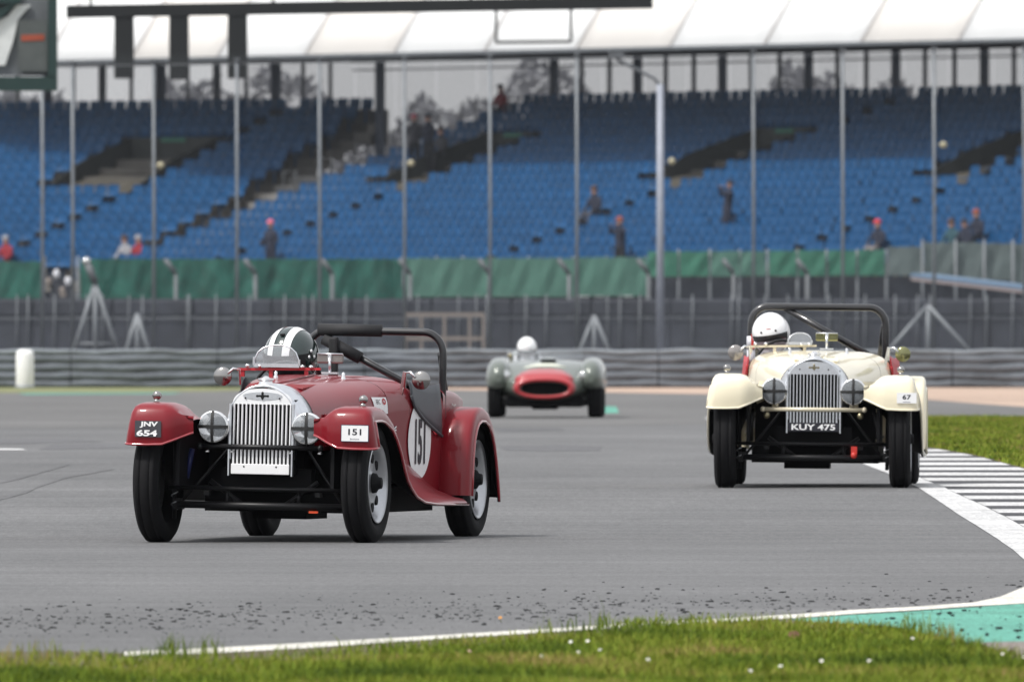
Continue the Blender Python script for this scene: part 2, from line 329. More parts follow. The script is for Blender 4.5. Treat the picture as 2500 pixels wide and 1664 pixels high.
# daisies, litter in the near grass
def flower(px, py, petal, centre, label, cat='flower', r=.0065, grp='daisies in the near verge'):
    X, Y = G(px, py); e = empty('daisy' if cat == 'flower' else 'dry_leaf', (X, Y, .035)); tag(e, label, cat, grp if cat == 'flower' else None)
    e.rotation_euler = (rng.uniform(.4, 1.0), rng.uniform(-.4, .4), 0)
    m_ = MB()
    for k in range(9):
        a = 2 * math.pi * k / 9; c, s_ = math.cos(a), math.sin(a); q = r * .32
        m_.add([(c * r * .25 - s_ * q * .4, s_ * r * .25 + c * q * .4, 0), (c * r * .25 + s_ * q * .4, s_ * r * .25 - c * q * .4, 0), (c * r + s_ * q, s_ * r - c * q, .002), (c * r - s_ * q, s_ * r + c * q, .002)], [(0, 1, 2, 3)])
    m_.build('petals', petal, e)
    c_ = MB(); c_.ball((0, 0, .001), (r * .3, r * .3, r * .2), 8, 5); c_.build('flower_centre', centre, e)
    st = MB(); st.tube([(0, 0, 0), (0, .004, -.03)], .0012, 5); st.build('stalk', GM, e)
Wp = mat('daisy_white', (.8, .8, .78), .6); Yc = mat('daisy_yellow', (.6, .4, .02), .6); Pp = mat('faded_pink', (.62, .42, .36), .7); Op = mat('dandelion', (.7, .3, .02), .6); Bp = mat('dead_leaf', (.12, .05, .03), .8)
FL = [(1313, 1498), (1330, 1523), (1381, 1517), (1491, 1540), (1352, 1496), (1245, 1532), (2000, 1543), (1726, 1581 * .9465 + 70), (1890, 1590 * .98 - 15), (1796, 1596 - 40), (2385 - 30, 1535), (2129 - 30, 1490), (2308, 1527), (2250, 1532), (2030, 1556)]
FW = ['near the middle of the verge', 'below the pair at mid verge', 'right of the mid verge group', 'alone between mid verge and the right', 'beside the topmost mid verge bloom', 'left of the mid verge group', 'right of centre, half way down the verge', 'low at centre right', 'low to the right of centre', 'left of the low right group', 'at the right edge of the verge', 'just below the green painted strip', 'low at the far right, right bloom of the pair', 'low at the far right, left bloom of the pair', 'on the lowest part of the verge, right side']
for (x_, y_), w_ in list(zip(FL, FW))[:13]:
    flower(x_, y_, Wp, Yc, 'small white daisy ' + w_)
flower(1151 - 0, 1441, Op, Op, 'orange dandelion at the tarmac edge left of centre'); flower(1079, 1520, Pp, Yc, 'faded pink daisy in the left half of the verge')
flower(1826, 1481, Bp, Bp, 'brown dead leaf lying in the grass right of centre', 'leaf', .02)

# ------------------------------------------------------------------ text helper
def text_mesh(txt, w, h, mp, name, m, parent, bold=.02, depth=.0):
    """text fitted to w x h (metres, centred); mp maps (x,y)->local 3D"""
    cu = bpy.data.curves.new('t', 'FONT'); cu.body = txt; cu.size = 1; cu.offset = bold; cu.resolution_u = 3
    o = bpy.data.objects.new('t', cu); COL.objects.link(o); dg = bpy.context.evaluated_depsgraph_get(); dg.update()
    me = bpy.data.meshes.new_from_object(o.evaluated_get(dg)); bpy.data.objects.remove(o)
    co = np.array([v.co[:] for v in me.vertices]); mn, mx_ = co.min(0), co.max(0)
    for v in me.vertices:
        u = ((v.co.x - mn[0]) / (mx_[0] - mn[0]) - .5) * w; t = ((v.co.y - mn[1]) / (mx_[1] - mn[1]) - .5) * h
        v.co = mp(u, t)
    me.materials.clear(); me.materials.append(m); me.name = name
    ob = bpy.data.objects.new(name, me); COL.objects.link(ob); ob.parent = parent; return ob

# ------------------------------------------------------------------ people
def skin_mesh(V, E, name, mats, regions=None, sub=1):
    me = bpy.data.meshes.new(name); me.from_pydata([v[0] for v in V], E, [])
    o = bpy.data.objects.new(name, me); COL.objects.link(o)
    sm = o.modifiers.new('s', 'SKIN'); sm.use_smooth_shade = True; sm.branch_smoothing = .4
    for i, d in enumerate(me.skin_vertices[0].data): r = V[i][1]; d.radius = (r, r) if not isinstance(r, tuple) else r; d.use_root = (i == 0)
    ss = o.modifiers.new('u', 'SUBSURF'); ss.levels = ss.render_levels = sub
    dg = bpy.context.evaluated_depsgraph_get(); dg.update(); m2 = bpy.data.meshes.new_from_object(o.evaluated_get(dg)); bpy.data.objects.remove(o)
    m2.name = name; m2.materials.clear()
    for m in mats: m2.materials.append(m)
    if regions:
        for p in m2.polygons: p.material_index = regions(p.center)
    return m2
def figure(pose):
    """returns joints with radii; origin: feet (standing) or seat (sitting); faces -Y"""
    if pose == 'stand':
        J = dict(pel=((0, 0, .95), .15), ch=((0, .0, 1.28), .17), ne=((0, -.01, 1.5), .065), hd=((0, -.02, 1.64), .10), top=((0, -.01, 1.74), .07),
                 sl=((.19, 0, 1.42), .075), el=((.27, -.02, 1.15), .055), hl=((.22, -.22, 1.02), .045), sr=((-.19, 0, 1.42), .075), er=((-.27, -.02, 1.15), .055), hr=((-.22, -.22, 1.02), .045),
                 kl=((.11, -.01, .5), .08), al=((.11, .02, .09), .06), tl=((.12, -.14, .05), .05), kr=((-.11, -.01, .5), .08), ar=((-.11, .02, .09), .06), tr=((-.12, -.14, .05), .05), il=((.1, 0, .88), .11), ir=((-.1, 0, .88), .11))
    elif pose == 'camera':
        J = figure('stand')[2]; J['el'] = ((.27, -.16, 1.30), .055); J['hl'] = ((.08, -.30, 1.56), .045); J['er'] = ((-.27, -.16, 1.30), .055); J['hr'] = ((-.08, -.30, 1.56), .045)
    else:
        J = dict(pel=((0, 0, .12), .16), ch=((0, -.03, .44), .17), ne=((0, -.05, .66), .065), hd=((0, -.08, .80), .10), top=((0, -.07, .90), .07),
                 sl=((.19, -.03, .58), .075), el=((.27, -.12, .32), .055), hl=((.13, -.36, .22), .045), sr=((-.19, -.03, .58), .075), er=((-.27, -.12, .32), .055), hr=((-.13, -.36, .22), .045),
                 kl=((.13, -.45, .12), .08), al=((.13, -.46, -.33), .06), tl=((.13, -.60, -.38), .05), kr=((-.13, -.45, .12), .08), ar=((-.13, -.46, -.33), .06), tr=((-.13, -.60, -.38), .05), il=((.1, -.06, .1), .11), ir=((-.1, -.06, .1), .11))
    ks = list(J); E = [('pel', 'ch'), ('ch', 'ne'), ('ne', 'hd'), ('hd', 'top'), ('ch', 'sl'), ('sl', 'el'), ('el', 'hl'), ('ch', 'sr'), ('sr', 'er'), ('er', 'hr'), ('pel', 'il'), ('il', 'kl'), ('kl', 'al'), ('al', 'tl'), ('pel', 'ir'), ('ir', 'kr'), ('kr', 'ar'), ('ar', 'tr')]
    return [J[k] for k in ks], [(ks.index(a), ks.index(b)) for a, b in E], J
def spectator(pose, loc, rz, coat, legs, hat, label, grp='spectators in the grandstand', tilt=0, scale=1):
    V, E, J = figure(pose); hz = J['hd'][0][2]; pz = J['pel'][0][2]
    sit = pose == 'sit'
    reg = lambda c: 0 if c.z > hz - .09 else (2 if (c.z < pz - .02 if not sit else (c.y < -.2 and c.z < .26)) else 1)
    e = empty('person', loc, rz); e.rotation_euler = (tilt, 0, rz); e.scale = (scale,) * 3
    me = skin_mesh(V, E, 'body', [M['skin'], coat, legs], reg)
    o = bpy.data.objects.new('body', me); COL.objects.link(o); o.parent = e
    h = J['hd'][0]; b_ = MB(); rows = []
    for i in range(6):
        t = i / 5 * math.pi / 2; rows.append([(h[0] + .118 * math.cos(t) * math.cos(a), h[1] + .125 * math.cos(t) * math.sin(a), h[2] + .04 + .12 * math.sin(t)) for a in [2 * math.pi * k / 12 for k in range(12)]])
    b_.grid(rows, True, True); b_.build('hat', hat, e)
    return tag(e, label, 'person', grp)

# ------------------------------------------------------------------ the open sports cars 151 and 67
def lerp_tab(tab, y): return float(np.interp(y, [a for a, b in tab], [b for a, b in tab]))
WT = [(.03, .212), (.3, .262), (.6, .318), (.9, .372), (1.2, .425), (1.45, .472), (2.0, .53), (2.35, .53), (2.65, .51), (2.8, .45)]
TOP = [(.03, .846), (.6, .872), (1.0, .89), (1.2, .9), (1.45, .905), (2.0, .85), (2.4, .84), (2.65, .80), (2.8, .6)]
CZ = [(.03, .63), (.6, .63), (1.2, .70), (1.5, .72), (2.0, .74), (2.6, .72), (2.8, .45)]
PW = [(.03, 1.0), (.4, .86), (.9, .66), (1.3, .58), (2.0, .32), (2.65, .32), (2.8, .6)]
def section(y, zb=.34, n=14, zmax=None):
    w, zt, cz, pw = lerp_tab(WT, y), lerp_tab(TOP, y), lerp_tab(CZ, y), lerp_tab(PW, y)
    pts = []
    for i in range(5): pts.append((w, zb + (cz - zb) * i / 5))
    for i in range(n + 1):
        t = math.pi / 2 * i / n; pts.append((w * math.cos(t) ** pw, cz + (zt - cz) * math.sin(t) ** pw))
    pts[-1] = (0, zt)
    return pts
def full_sec(y, **k):
    s_ = section(y, **k); return [(x, y, z) for x, z in s_] + [(-x, y, z) for x, z in s_[-2::-1]]
def side_x(y, z, off=.003):
    w, cz, zt, pw = lerp_tab(WT, y), lerp_tab(CZ, y), lerp_tab(TOP, y), lerp_tab(PW, y)
    if z <= cz: return w + off
    s_ = min(1, max(0, (z - cz) / (zt - cz))) ** (1 / pw); return w * max(0, 1 - s_ * s_) ** (pw / 2) + off

def wheel(parent, x, y, side, r=.322, w=.145, steer=0, screen=(-.13, .62), brace=(-.25, 1.185, .42, .82), rimr=.215, simple=False):
    e = empty('wheel', (x, y, r)); e.parent = parent; e.rotation_euler = (0, 0, steer)
    t = MB(); hw = w / 2
    t.lathe([(-hw * .72, rimr + .004), (-hw * .95, rimr + .03), (-hw, r - .055), (-hw * .92, r - .022), (-hw * .72, r - .006), (-hw * .70, r - .001), (-hw * .4, r), (-hw * .38, r - .006), (-hw * .34, r - .006), (-hw * .32, r), (0, r), (hw * .32, r), (hw * .34, r - .006), (hw * .38, r - .006), (hw * .4, r), (hw * .70, r - .001), (hw * .72, r - .006), (hw * .92, r - .022), (hw, r - .055), (hw * .95, rimr + .03), (hw * .72, rimr + .004)], (0, 0, 0), 'X', 48, True)
    t.build('tyre', M['rubber'], e)
    if side != 0:
        rm = MB(); s = side
        rm.lathe([(s * a, q) for a, q in ((.066, rimr + .004), (.070, rimr - .002), (.060, rimr - .012), (.052, rimr - .03), (.02, rimr - .036), (.012, rimr - .045), (.030, rimr - .075), (.036, .10), (.030, .07), (.045, .045), (.045, .0))], (0, 0, 0), 'X', 48)
        rm.build('rim', M['steel'], e)
        h = MB(); h.lathe([(s * .03, .058), (s * .058, .052), (s * .07, .034), (s * .088, .03), (s * .09, 0)], (0, 0, 0), 'X', 20)
        h.build('hub', M['void'], e)
        if not simple:
            for k in range(8):
                a = 2 * math.pi * k / 8; sl = MB(); sl.lathe([(s * .031, 0), (s * .039, .026), (s * .030, .029)], (0, math.cos(a) * .132, math.sin(a) * .132), 'X', 10); sl.build('vent_hole', M['void'], e)
    return e

def build_car(P):
    root = empty(P['name'], P['loc'], P['rz']); tag(root, P['label'], 'car')
    paint = P['paint']; parts = []
    def pt(o): parts.append(o); return o
    # bonnet in two halves with a centre hinge, scuttle, doors, tail
    for sg in (1, -1):
        b_ = MB(); rows = [[(sg * (x if x > .004 else .002), y, z) for x, z in section(y, zb=.34 + .16 * max(0, min(1, (1.1 - y) / .5)))] for y in np.linspace(.18, 1.16, 16)]
        b_.grid(rows); pt(b_.build('bonnet_side', paint, root))
    b_ = MB(); b_.tube([(0, .2, .854), (0, .6, .876), (0, 1.15, .902)], .006, 8); pt(b_.build('hinge', paint if P['n'] == '151' else M['cream'], root))
    b_ = MB(); b_.grid([full_sec(y) for y in (1.166, 1.25, 1.35, 1.46)]); pt(b_.build('scuttle', paint, root))
    b_ = MB(); s_ = section(1.46, n=14); ring = [(x, 1.46, z) for x, z in s_] + [(-x, 1.46, z) for x, z in s_[::-1]]
    for sg in (1, -1):
        b_ = MB(); rows = []
        for y in np.linspace(1.464, 2.03, 14):
            t = (y - 1.464) / .566; cut = .88 - .30 * min(1, (t / .78)) ** .75 + (.0 if t < .86 else .25 * ((t - .86) / .14) ** 1.2)
            cut = min(cut, lerp_tab(TOP, y) - .01)
            rows.append([(sg * (side_x(y, z, 0)), y, z) for z in np.linspace(.28, cut, 9)])
        b_.grid(rows); b_.grid([[(x - sg * .03, y, z) for x, y, z in r_] for r_ in rows]); b_.grid([[r_[-1], (r_[-1][0] - sg * .03, r_[-1][1], r_[-1][2])] for r_ in rows]); pt(b_.build('door', paint, root))
    b_ = MB(); rows = [full_sec(y, zb=.28) for y in (2.034, 2.15, 2.3, 2.45, 2.6, 2.72, 2.8)]; b_.grid(rows)
    b_.add(rows[-1], [tuple(range(len(rows[-1])))]); pt(b_.build('tail', paint, root))
    # louvres
    for sg in (1, -1):
        b_ = MB()
        for i in range(22):
            y = .30 + i * .030; x = sg * (side_x(y, .6)); b_.add([(x - sg * .002, y, .52), (x + sg * .010, y + .006, .525), (x - sg * .002, y + .022, .52), (x - sg * .002, y, .70), (x + sg * .010, y + .006, .695), (x - sg * .002, y + .022, .70)], [(0, 1, 4, 3), (1, 2, 5, 4), (0, 2, 1), (3, 4, 5)])
        pt(tag(b_.build('side_louvres', paint, root), kind='stuff'))
        b_ = MB()
        for i in range(26):
            y = .26 + i * .022; xm = sg * .10; z = lerp_tab(TOP, y) - .012; xw = .05
            b_.add([(xm - xw, y, z + .002 - .0), (xm + xw, y, z - .012), (xm + xw, y + .006, z - .002), (xm - xw, y + .006, z + .011), (xm - xw, y + .018, z + .002), (xm + xw, y + .018, z - .012)], [(0, 1, 2, 3), (3, 2, 5, 4)])
        pt(tag(b_.build('top_louvres', paint, root), kind='stuff'))
    # radiator cowl and grille
    def arch(w, h0, zt, y, n=24):
        r = [(w, y, h0)] + [(w * math.cos(math.pi * k / n), y, zt - w * 0.98 + w * .98 * math.sin(math.pi * k / n)) for k in range(n + 1)] + [(-w, y, h0)]
        return r
    GX, GZ0, GZ1 = .168, .425, .742
    b_ = MB(); b_.grid([arch(.175, .52, .842, -.05), arch(.186, .52, .853, -.055), arch(.200, .52, .856, -.02), arch(.213, .52, .859, .05), arch(.225, .52, .861, .12), arch(.240, .52, .862, .195)]); pt(b_.build('radiator_cowl', M['alu'], root, solid=.006))
    # white/silver crest panel
    n = 20; w = .165; pol = [(w * math.cos(math.pi * k / n), -.052, .748 + (.086) * math.sin(math.pi * k / n) ** .8) for k in range(n + 1)]
    b_ = MB(); b_.prism(pol, (0, .012, 0)); pt(b_.build('crest_panel', M['plate_alu'] if P['n'] == '151' else M['alu'], root))
    b_ = MB(); b_.box((0, .03, .57), (.345, .06, .41)); pt(b_.build('radiator_core', M['void'], root))
    nb = 15
    for i in range(nb):
        x = -GX + (i + .5) * 2 * GX / nb
        b_ = MB()
        ys, ze = -.05, GZ1 + .006
        b_.add([(x - .0048, -.045, .527), (x + .0048, -.045, .527), (x + .003, -.062, .527), (x - .003, -.062, .527), (x - .0048, -.038, ze), (x + .0048, -.038, ze), (x + .003, -.055, ze), (x - .003, -.055, ze)], [(0, 1, 2, 3), (4, 7, 6, 5), (0, 4, 5, 1), (1, 5, 6, 2), (2, 6, 7, 3), (3, 7, 4, 0)])
        pt(b_.build('grille_bar', M['barw'] if P['n'] == '151' else M['alu'], root))
        b_ = MB(); x2 = x * .97; b_.box((x2, -.070, .465), (.0095, .016, .085)); pt(b_.build('grille_bar', M['barw'] if P['n'] == '151' else M['alu'], root))
    for sg in (1, -1):
        b_ = MB(); b_.box((sg * (GX + .006), -.055, .60), (.012, .03, .30)); b_.box((sg * (GX + .008), -.072, .44), (.008, .03, .16)); pt(b_.build('grille_frame', M['alu'], root))
    # crest: winged badge
    bz = .793; b_ = MB()
    b_.prism([(0 + .11 * math.cos(a), -.0545, bz + .022 * math.sin(a)) for a in [2 * math.pi * k / 24 for k in range(24)]], (0, .002, 0)); pt(b_.build('badge_wings', M['alu'], root))
    b_ = MB(); b_.box((0, -.057, bz), (.06, .004, .010)); b_.box((0, -.0572, bz), (.012, .004, .034)); b_.prism([(-.018, -.058, bz + .006), (.018, -.058, bz + .006), (0, -.058, bz - .022)], (0, .003, 0))
    for dx, dz in ((-.03, 0), (.03, 0), (0, .017)): b_.lathe([(-.059, 0), (-.059, .006), (-.054, .007)], (dx, 0, bz + dz), 'Y', 12)
    pt(b_.build('badge', M['badge'] if P['n'] != '151' else M['black'], root))
    for sg in (1, -1): b_ = MB(); b_.lathe([(-.060, 0), (-.058, .005), (-.052, .005)], (sg * .095, 0, bz - .012), 'Y', 10); pt(b_.build('rivet', M['black'], root))
    b_ = MB(); b_.lathe([(.85, .045), (.868, .036), (.878, .034), (.879, .043), (.888, .043), (.89, .02), (.9, .012), (.902, 0)], (0, .02, 0), 'Z', 24); pt(b_.build('filler_cap', M['chrome'], root))
    # lower plate
    if P['n'] == '151':
        b_ = MB(); b_.box((0, -.082, .397), (.325, .006, .056)); o = pt(b_.build('blank_plate', M['white'], root, bev=.003))
        for sg in (-1, 1): b_ = MB(); b_.lathe([(-.088, 0), (-.086, .005), (-.082, .005)], (sg * .09, 0, .41), 'Y', 10); pt(b_.build('bolt', M['void'], root))
    else:
        b_ = MB(); b_.box((0, -.082, .400), (.335, .006, .06)); pt(b_.build('number_plate', M['ink'], root, bev=.003))
        pt(text_mesh('KUY 475', .29, .040, lambda u, t: (u, -.0865, .400 + t), 'plate_lettering', M['white'], root, .025))
    # headlamps
    for sg in (1, -1):
        hx, hy, hz = sg * .262, -.09, .622 if P['n'] == '151' else .635
        e = empty('headlight', (hx, hy, hz)); e.parent = root; parts.append(e)
        b_ = MB(); b_.lathe([(-.022, .078), (-.020, .086), (-.004, .088), (.02, .086), (.07, .07), (.12, .04), (.14, 0)], (0, 0, 0), 'Y', 32); b_.build('lamp_shell', M['chrome'], e)
        b_ = MB(); b_.lathe([(.036, 0), (.033, .015), (.022, .035), (.005, .058), (-.02, .078)], (0, 0, 0), 'Y', 32); b_.build('reflector', M['chrome'], e)
        b_ = MB(); b_.ball((0, .008, 0), (.013, .016, .013)); b_.build('bulb', M['void'], e)
        b_ = MB(); b_.lathe([(-.036, 0), (-.034, .03), (-.029, .06), (-.021, .079)], (0, 0, 0), 'Y', 32); b_.build('lens', M['lens'], e)
        for ang in (0, math.pi / 2):
            b_ = MB(); rows = []
            for t in np.linspace(-1, 1, 13):
                q = t * .087; yy = -.0385 + .018 * abs(t) ** 2.2
                rows.append([(q, yy, -.009), (q, yy, .009)] if ang == 0 else [(-.008, yy - .001, q), (.008, yy - .001, q)])
            b_.grid(rows); b_.build('tape_cross', M['tape'], e)
        b_ = MB(); b_.tube([(0, .04, -.06), (-sg * .02, .04, -.12)], .012); b_.build('lamp_bracket', M['void'] if P['n'] == '151' else M['brass'], e)
    bm_ = M['black'] if P['n'] == '151' else M['brass']
    b_ = MB(); b_.tube([(-.335, -.09, .516), (.335, -.09, .516)], .014, 12)
    for sg in (1, -1): b_.ball((sg * .335, -.09, .516), .018)
    pt(b_.build('lamp_bar', bm_, root))
    if P['n'] != '151':
        for sg in (1, -1): b_ = MB(); b_.lathe([(-.11, 0), (-.11, .02), (-.07, .022), (-.03, .012)], (sg * .31, 0, .475), 'Y', 14); pt(b_.build('horn', M['badge'], root))
    else:
        for x_ in (-.30, -.16, .17, .33): b_ = MB(); b_.ball((x_, -.075, .488), (.016, .01, .008)); pt(b_.build('bar_clamp', M['chrome'], root))
    # wings
    FP = [(-.335, .52), (-.342, .58), (-.340, .645), (-.328, .70), (-.300, .733), (-.24, .746), (-.16, .75), (-.06, .75), (.03, .742), (.11, .72), (.18, .675), (.235, .61), (.29, .53), (.345, .45), (.41, .385), (.50, .33), (.63, .285), (.82, .255), (1.1, .242), (1.5, .236), (1.90, .232)]
    ZIN = [(-.3, .62), (.1, .70), (.5, .70), (.9, .645), (1.2, .555), (1.42, .455), (1.6, .365), (1.75, .30), (1.95, .26)]
    CS = [(.335, .088), (.36, .080), (.39, .060), (.42, .032), (.45, .011), (.49, .001), (.58, 0), (.655, .001), (.685, .010), (.700, .030), (.704, .058), (.704, .080)]
    def frame(path):
        out = []
        for i, (y, z) in enumerate(path):
            a = path[max(i - 1, 0)]; c = path[min(i + 1, len(path) - 1)]; d = Vector((c[0] - a[0], c[1] - a[1])).normalized(); out.append((y, z, d.y, -d.x))
        return out
    def liner(rows, fr, o):
        q = MB(); q.grid([[(x * (1 - .012 * (abs(x) > .6)), y + ny * .010, z + nz * .010) for x, y, z in r_[3:]] for r_, (_, _, ny, nz) in zip(rows, fr)]); q.build('wing_liner', M['void'], o)
    for sg in (1, -1):
        fr = frame(FP); rows = []
        for i, (y, z, ny, nz) in enumerate(fr):
            row = []; k = min(1, max(0, (i - 9) / 6)); k0 = max(0, 1 - i / 4)
            for x, off in CS:
                body = lerp_tab(WT, y) - .005
                xx = x * (1 - k) + (body + (x - .335) / (.704 - .335) * (.712 - body)) * k
                o_ = off * (1 - k) + k * (off * .35 if x > .6 else 0)
                if x < .46: o_ = o_ * (1 - .0 * k)
                dz = k0 * .06 * max(0, (.50 - x) / .165) ** 1.0
                tp = max(0, z - .50) * .15 * (1 - k) * max(0, min(1, (x - .46) / .22))
                t_ = max(0, min(1, (x - .335) / .345)); zc_ = z + (lerp_tab(ZIN, y) - z) * (1 - t_) ** 1.6 - .030 * max(0, (x - .67) / .034)
                row.append((sg * (xx - tp), y + ny * (off if x > .6 else off) * (1 - k), (z + nz * off + dz) * (1 - k) + zc_ * k))
            rows.append(row)
        b_ = MB(); b_.grid(rows); o = pt(b_.build('front_wing', paint, root)); liner(rows, fr, o)
        lip = MB(); lip.tube([r_[-1] for r_ in rows], .0085, 8); lip.tube([r_[j] for r_ in rows[:1] for j in range(len(CS))], .007, 8); lip.build('wing_bead', M['bead_' + P['n']], o)
        RP = [(1.97, .25), (1.975, .36), (1.99, .48), (2.02, .585), (2.075, .665), (2.15, .715), (2.25, .737), (2.36, .735), (2.47, .708), (2.57, .652), (2.65, .575), (2.71, .48), (2.76, .38), (2.80, .28), (2.815, .235)]
        fr = frame(RP); rows = [[(sg * (.50 + (x - .335) / .369 * .200), y + ny * (off if x > .5 else off * .15), z + nz * (off if x > .5 else off * .15)) for x, off in CS] for (y, z, ny, nz) in fr]
        b_ = MB(); b_.grid(rows); o = pt(b_.build('rear_wing', paint, root)); liner(rows, fr, o)
        lip = MB(); lip.tube([r_[-1] for r_ in rows], .0085, 8); lip.build('wing_bead', M['bead_' + P['n']], o)
        # wing lamp
        b_ = MB(); b_.lathe([(-.012, 0), (-.010, .014), (0, .024), (.01, .025), (.03, .018), (.045, 0)], (sg * .575, -.12, .785), 'Y', 18); b_.tube([(sg * .575, -.12, .74), (sg * .575, -.12, .77)], [.02, .008]); pt(b_.build('side_lamp', M['dchrome'], root))
        # inner arch, black
        b_ = MB(); b_.box((sg * .43, .3, .47), (.02, 1.0, .34)); pt(b_.build('inner_arch', M['void'], root))
        wheel(root, sg * .578, 0, sg, steer=P.get('steer', 0)); wheel(root, sg * .585, 2.44, sg)
    # chassis
    b_ = MB(); b_.box((0, 1.35, .225), (.84, 1.9, .13)); b_.box((0, .45, .38), (.80, .12, .40)); b_.box((0, 2.45, .25), (.7, .5, .14)); b_.box((0, .5, .42), (.36, .6, .3)); b_.box((0, .12, .34), (.5, .1, .12)); b_.box((-.06, .9, .15), (.3, .5, .06)); pt(b_.build('chassis', M['void'], root))
    b_ = MB()
    b_.tube([(-.52, -.03, .288), (.52, -.03, .288)], .012); b_.tube([(-.46, -.06, .198), (.46, -.06, .198)], .020)
    for sg in (1, -1):
        b_.tube([(sg * .30, .02, .33), (sg * .10, .02, .19)], .013); b_.tube([(sg * .2, .0, .19), (sg * .2, .0, .29)], .011); b_.tube([(sg * .22, .1, .5), (sg * .46, -.02, .2)], .009)
        b_.box((sg * .47, -.0, .20), (.05, .07, .06)); b_.box((sg * .31, .0, .275), (.03, .05, .05))
    pt(b_.build('front_suspension', M['black'], root))
    for sg in (1, -1):
        b_ = MB(); b_.tube([(sg * .488 + .017 * math.cos(t), -.02 + .017 * math.sin(t), .17 + .012 * t / 1.57) for t in np.linspace(0, 12.5, 60)], .0035, 6); pt(b_.build('coil_spring', M['steel'], root))
        b_ = MB(); b_.tube([(sg * .488, -.02, .12), (sg * .488, -.02, .60)], .012); pt(b_.build('kingpin', M['black'], root))
        b_ = MB(); b_.tube([(sg * .43, .0, .34), (sg * .40, .0, .50)], .016); pt(b_.build('damper', M['blue'] if P['n'] == '151' else M['black'], root))
    b_ = MB()
    if P['n'] == '151': b_.box((.30, -.07, .17), (.05, .02, .012))
    else: b_.lathe([(-.09, 0), (-.09, .02), (-.06, .022)], (.27, 0, .215), 'Y', 14); b_.box((.27, -.05, .25), (.04, .02, .05))
    pt(b_.build('tow_eye', M['orange'] if P['n'] == '151' else M['rust'], root))
    # steering wheel, seat, cockpit floor
    b_ = MB(); b_.box((0, 1.75, .33), (.86, .56, .03)); b_.box((-.24, 2.0, .58), (.42, .07, .5), (-.15, 0, 0)); b_.box((.24, 2.0, .55), (.42, .07, .42), (-.15, 0, 0)); b_.box((-.24, 1.82, .42), (.4, .42, .1)); pt(b_.build('seat', M['black'], root, bev=.02))
    b_ = MB(); b_.tube([(-.25 + .18 * math.cos(t), 1.54 + .03 * math.sin(t), .80 + .17 * math.sin(t)) for t in np.linspace(0, 2 * math.pi, 25)], .010, 8); b_.tube([(-.25, 1.54, .8), (-.25, 1.35, .76)], .015); b_.tube([(-.43, 1.54, .8), (-.07, 1.54, .8)], .008); pt(b_.build('steering_wheel', M['black'], root))
    # elbow trim in the cut away door
    for sg in (1, -1):
        b_ = MB(); rows = []
        for y in np.linspace(1.45, 1.98, 12):
            t = (y - 1.45) / .53; zl = .80 - .225 * t ** .6; zh = .885 - .02 * t - .02 * math.sin(math.pi * t); rows.append([(sg * (side_x(y, .5, .012) - .02 * u * u), y, zl + (zh - zl) * u) for u in np.linspace(0, 1, 6)])
        b_.grid(rows); o = pt(b_.build('elbow_trim', M['leather'] if P['n'] == '151' else M['redtrim'], root, solid=.008))
        q = MB(); q.tube([r_[0] for r_ in rows], .009, 8); q.build('trim_piping', M['leather'] if P['n'] == '151' else M['redtrim'], o)
    # scuttle bar and aero screen
    ye = 1.40
    b_ = MB(); b_.bar((-.49, ye, .925), (-.02, ye, .935), .03, .014)
    for x_ in (-.46, -.30, -.1): b_.box((x_, ye, .905), (.02, .02, .04))
    pt(b_.build('screen_rail', M['redtrim'] if P['n'] == '151' else M['brass'], root))
    scx, ssc = P['screen']
    def scr(sc, y0): return [(scx + sc * .125 * u, y0 + .02 * (1 - u * u), .952 + sc * v) for u, v in [(-1, 0), (-1, .03), (-.86, .07), (-.62, .095), (-.3, .108), (0, .11), (.3, .108), (.62, .095), (.86, .07), (1, .03), (1, 0)]]
    e = empty('aero_screen', (0, 0, 0)); e.parent = root; parts.append(e)
    b_ = MB(); pl = scr(ssc, ye - .02); b_.add([(p_[0], p_[1], p_[2]) for p_ in pl] , [tuple(range(len(pl)))]); b_.build('screen_glass', M['glass'], e)
    b_ = MB(); b_.tube(pl + [pl[0]], .0035, 6); hw_ = .128 * ssc; b_.bar((scx - hw_, ye - .022, .950), (scx + hw_, ye - .022, .950), .012, .02); b_.bar((scx - hw_, ye - .022, .95), (scx - hw_, ye - .022, .95 + .045 * ssc), .010, .012); b_.bar((scx + hw_, ye - .022, .95), (scx + hw_, ye - .022, .95 + .035 * ssc), .010, .012); b_.build('screen_frame', M['alu'], e)
    for x_ in (-.43, -.36, -.12, -.07): b_ = MB(); b_.ball((x_, ye - .02, .945), (.013, .013, .011)); pt(b_.build('wing_nut', M['chrome'], root))
    # centre mirror
    mmb = M['alu'] if P['n'] == '151' else M['amber']
    b_ = MB(); b_.box((.05, 1.33, .995), (.15, .018, .055)); o = pt(b_.build('centre_mirror', M['mirror'] if P['n'] == '151' else M['amber'], root, bev=.012))
    q = MB(); q.tube([(.05, 1.32, .915), (.05, 1.315, 1.0)], .008, 8); q.box((.05, 1.315, 1.0), (.02, .012, .04)); q.tube([(-.022, 1.317, 1.02), (.122, 1.317, 1.02)], .004); q.box((.05, 1.33, .915), (.09, .04, .01)); q.build('mirror_stem', M['alu'], o)
    # catches on the bonnet
    for x_, y_ in ((.19, 1.05), (-.19, 1.05)): b_ = MB(); b_.lathe([(0, .014), (.012, .012), (.02, .008), (.035, .010), (.045, 0)], (x_, y_, lerp_tab(TOP, y_) - .012), 'Z', 12); pt(b_.build('bonnet_catch', M['chrome'], root))
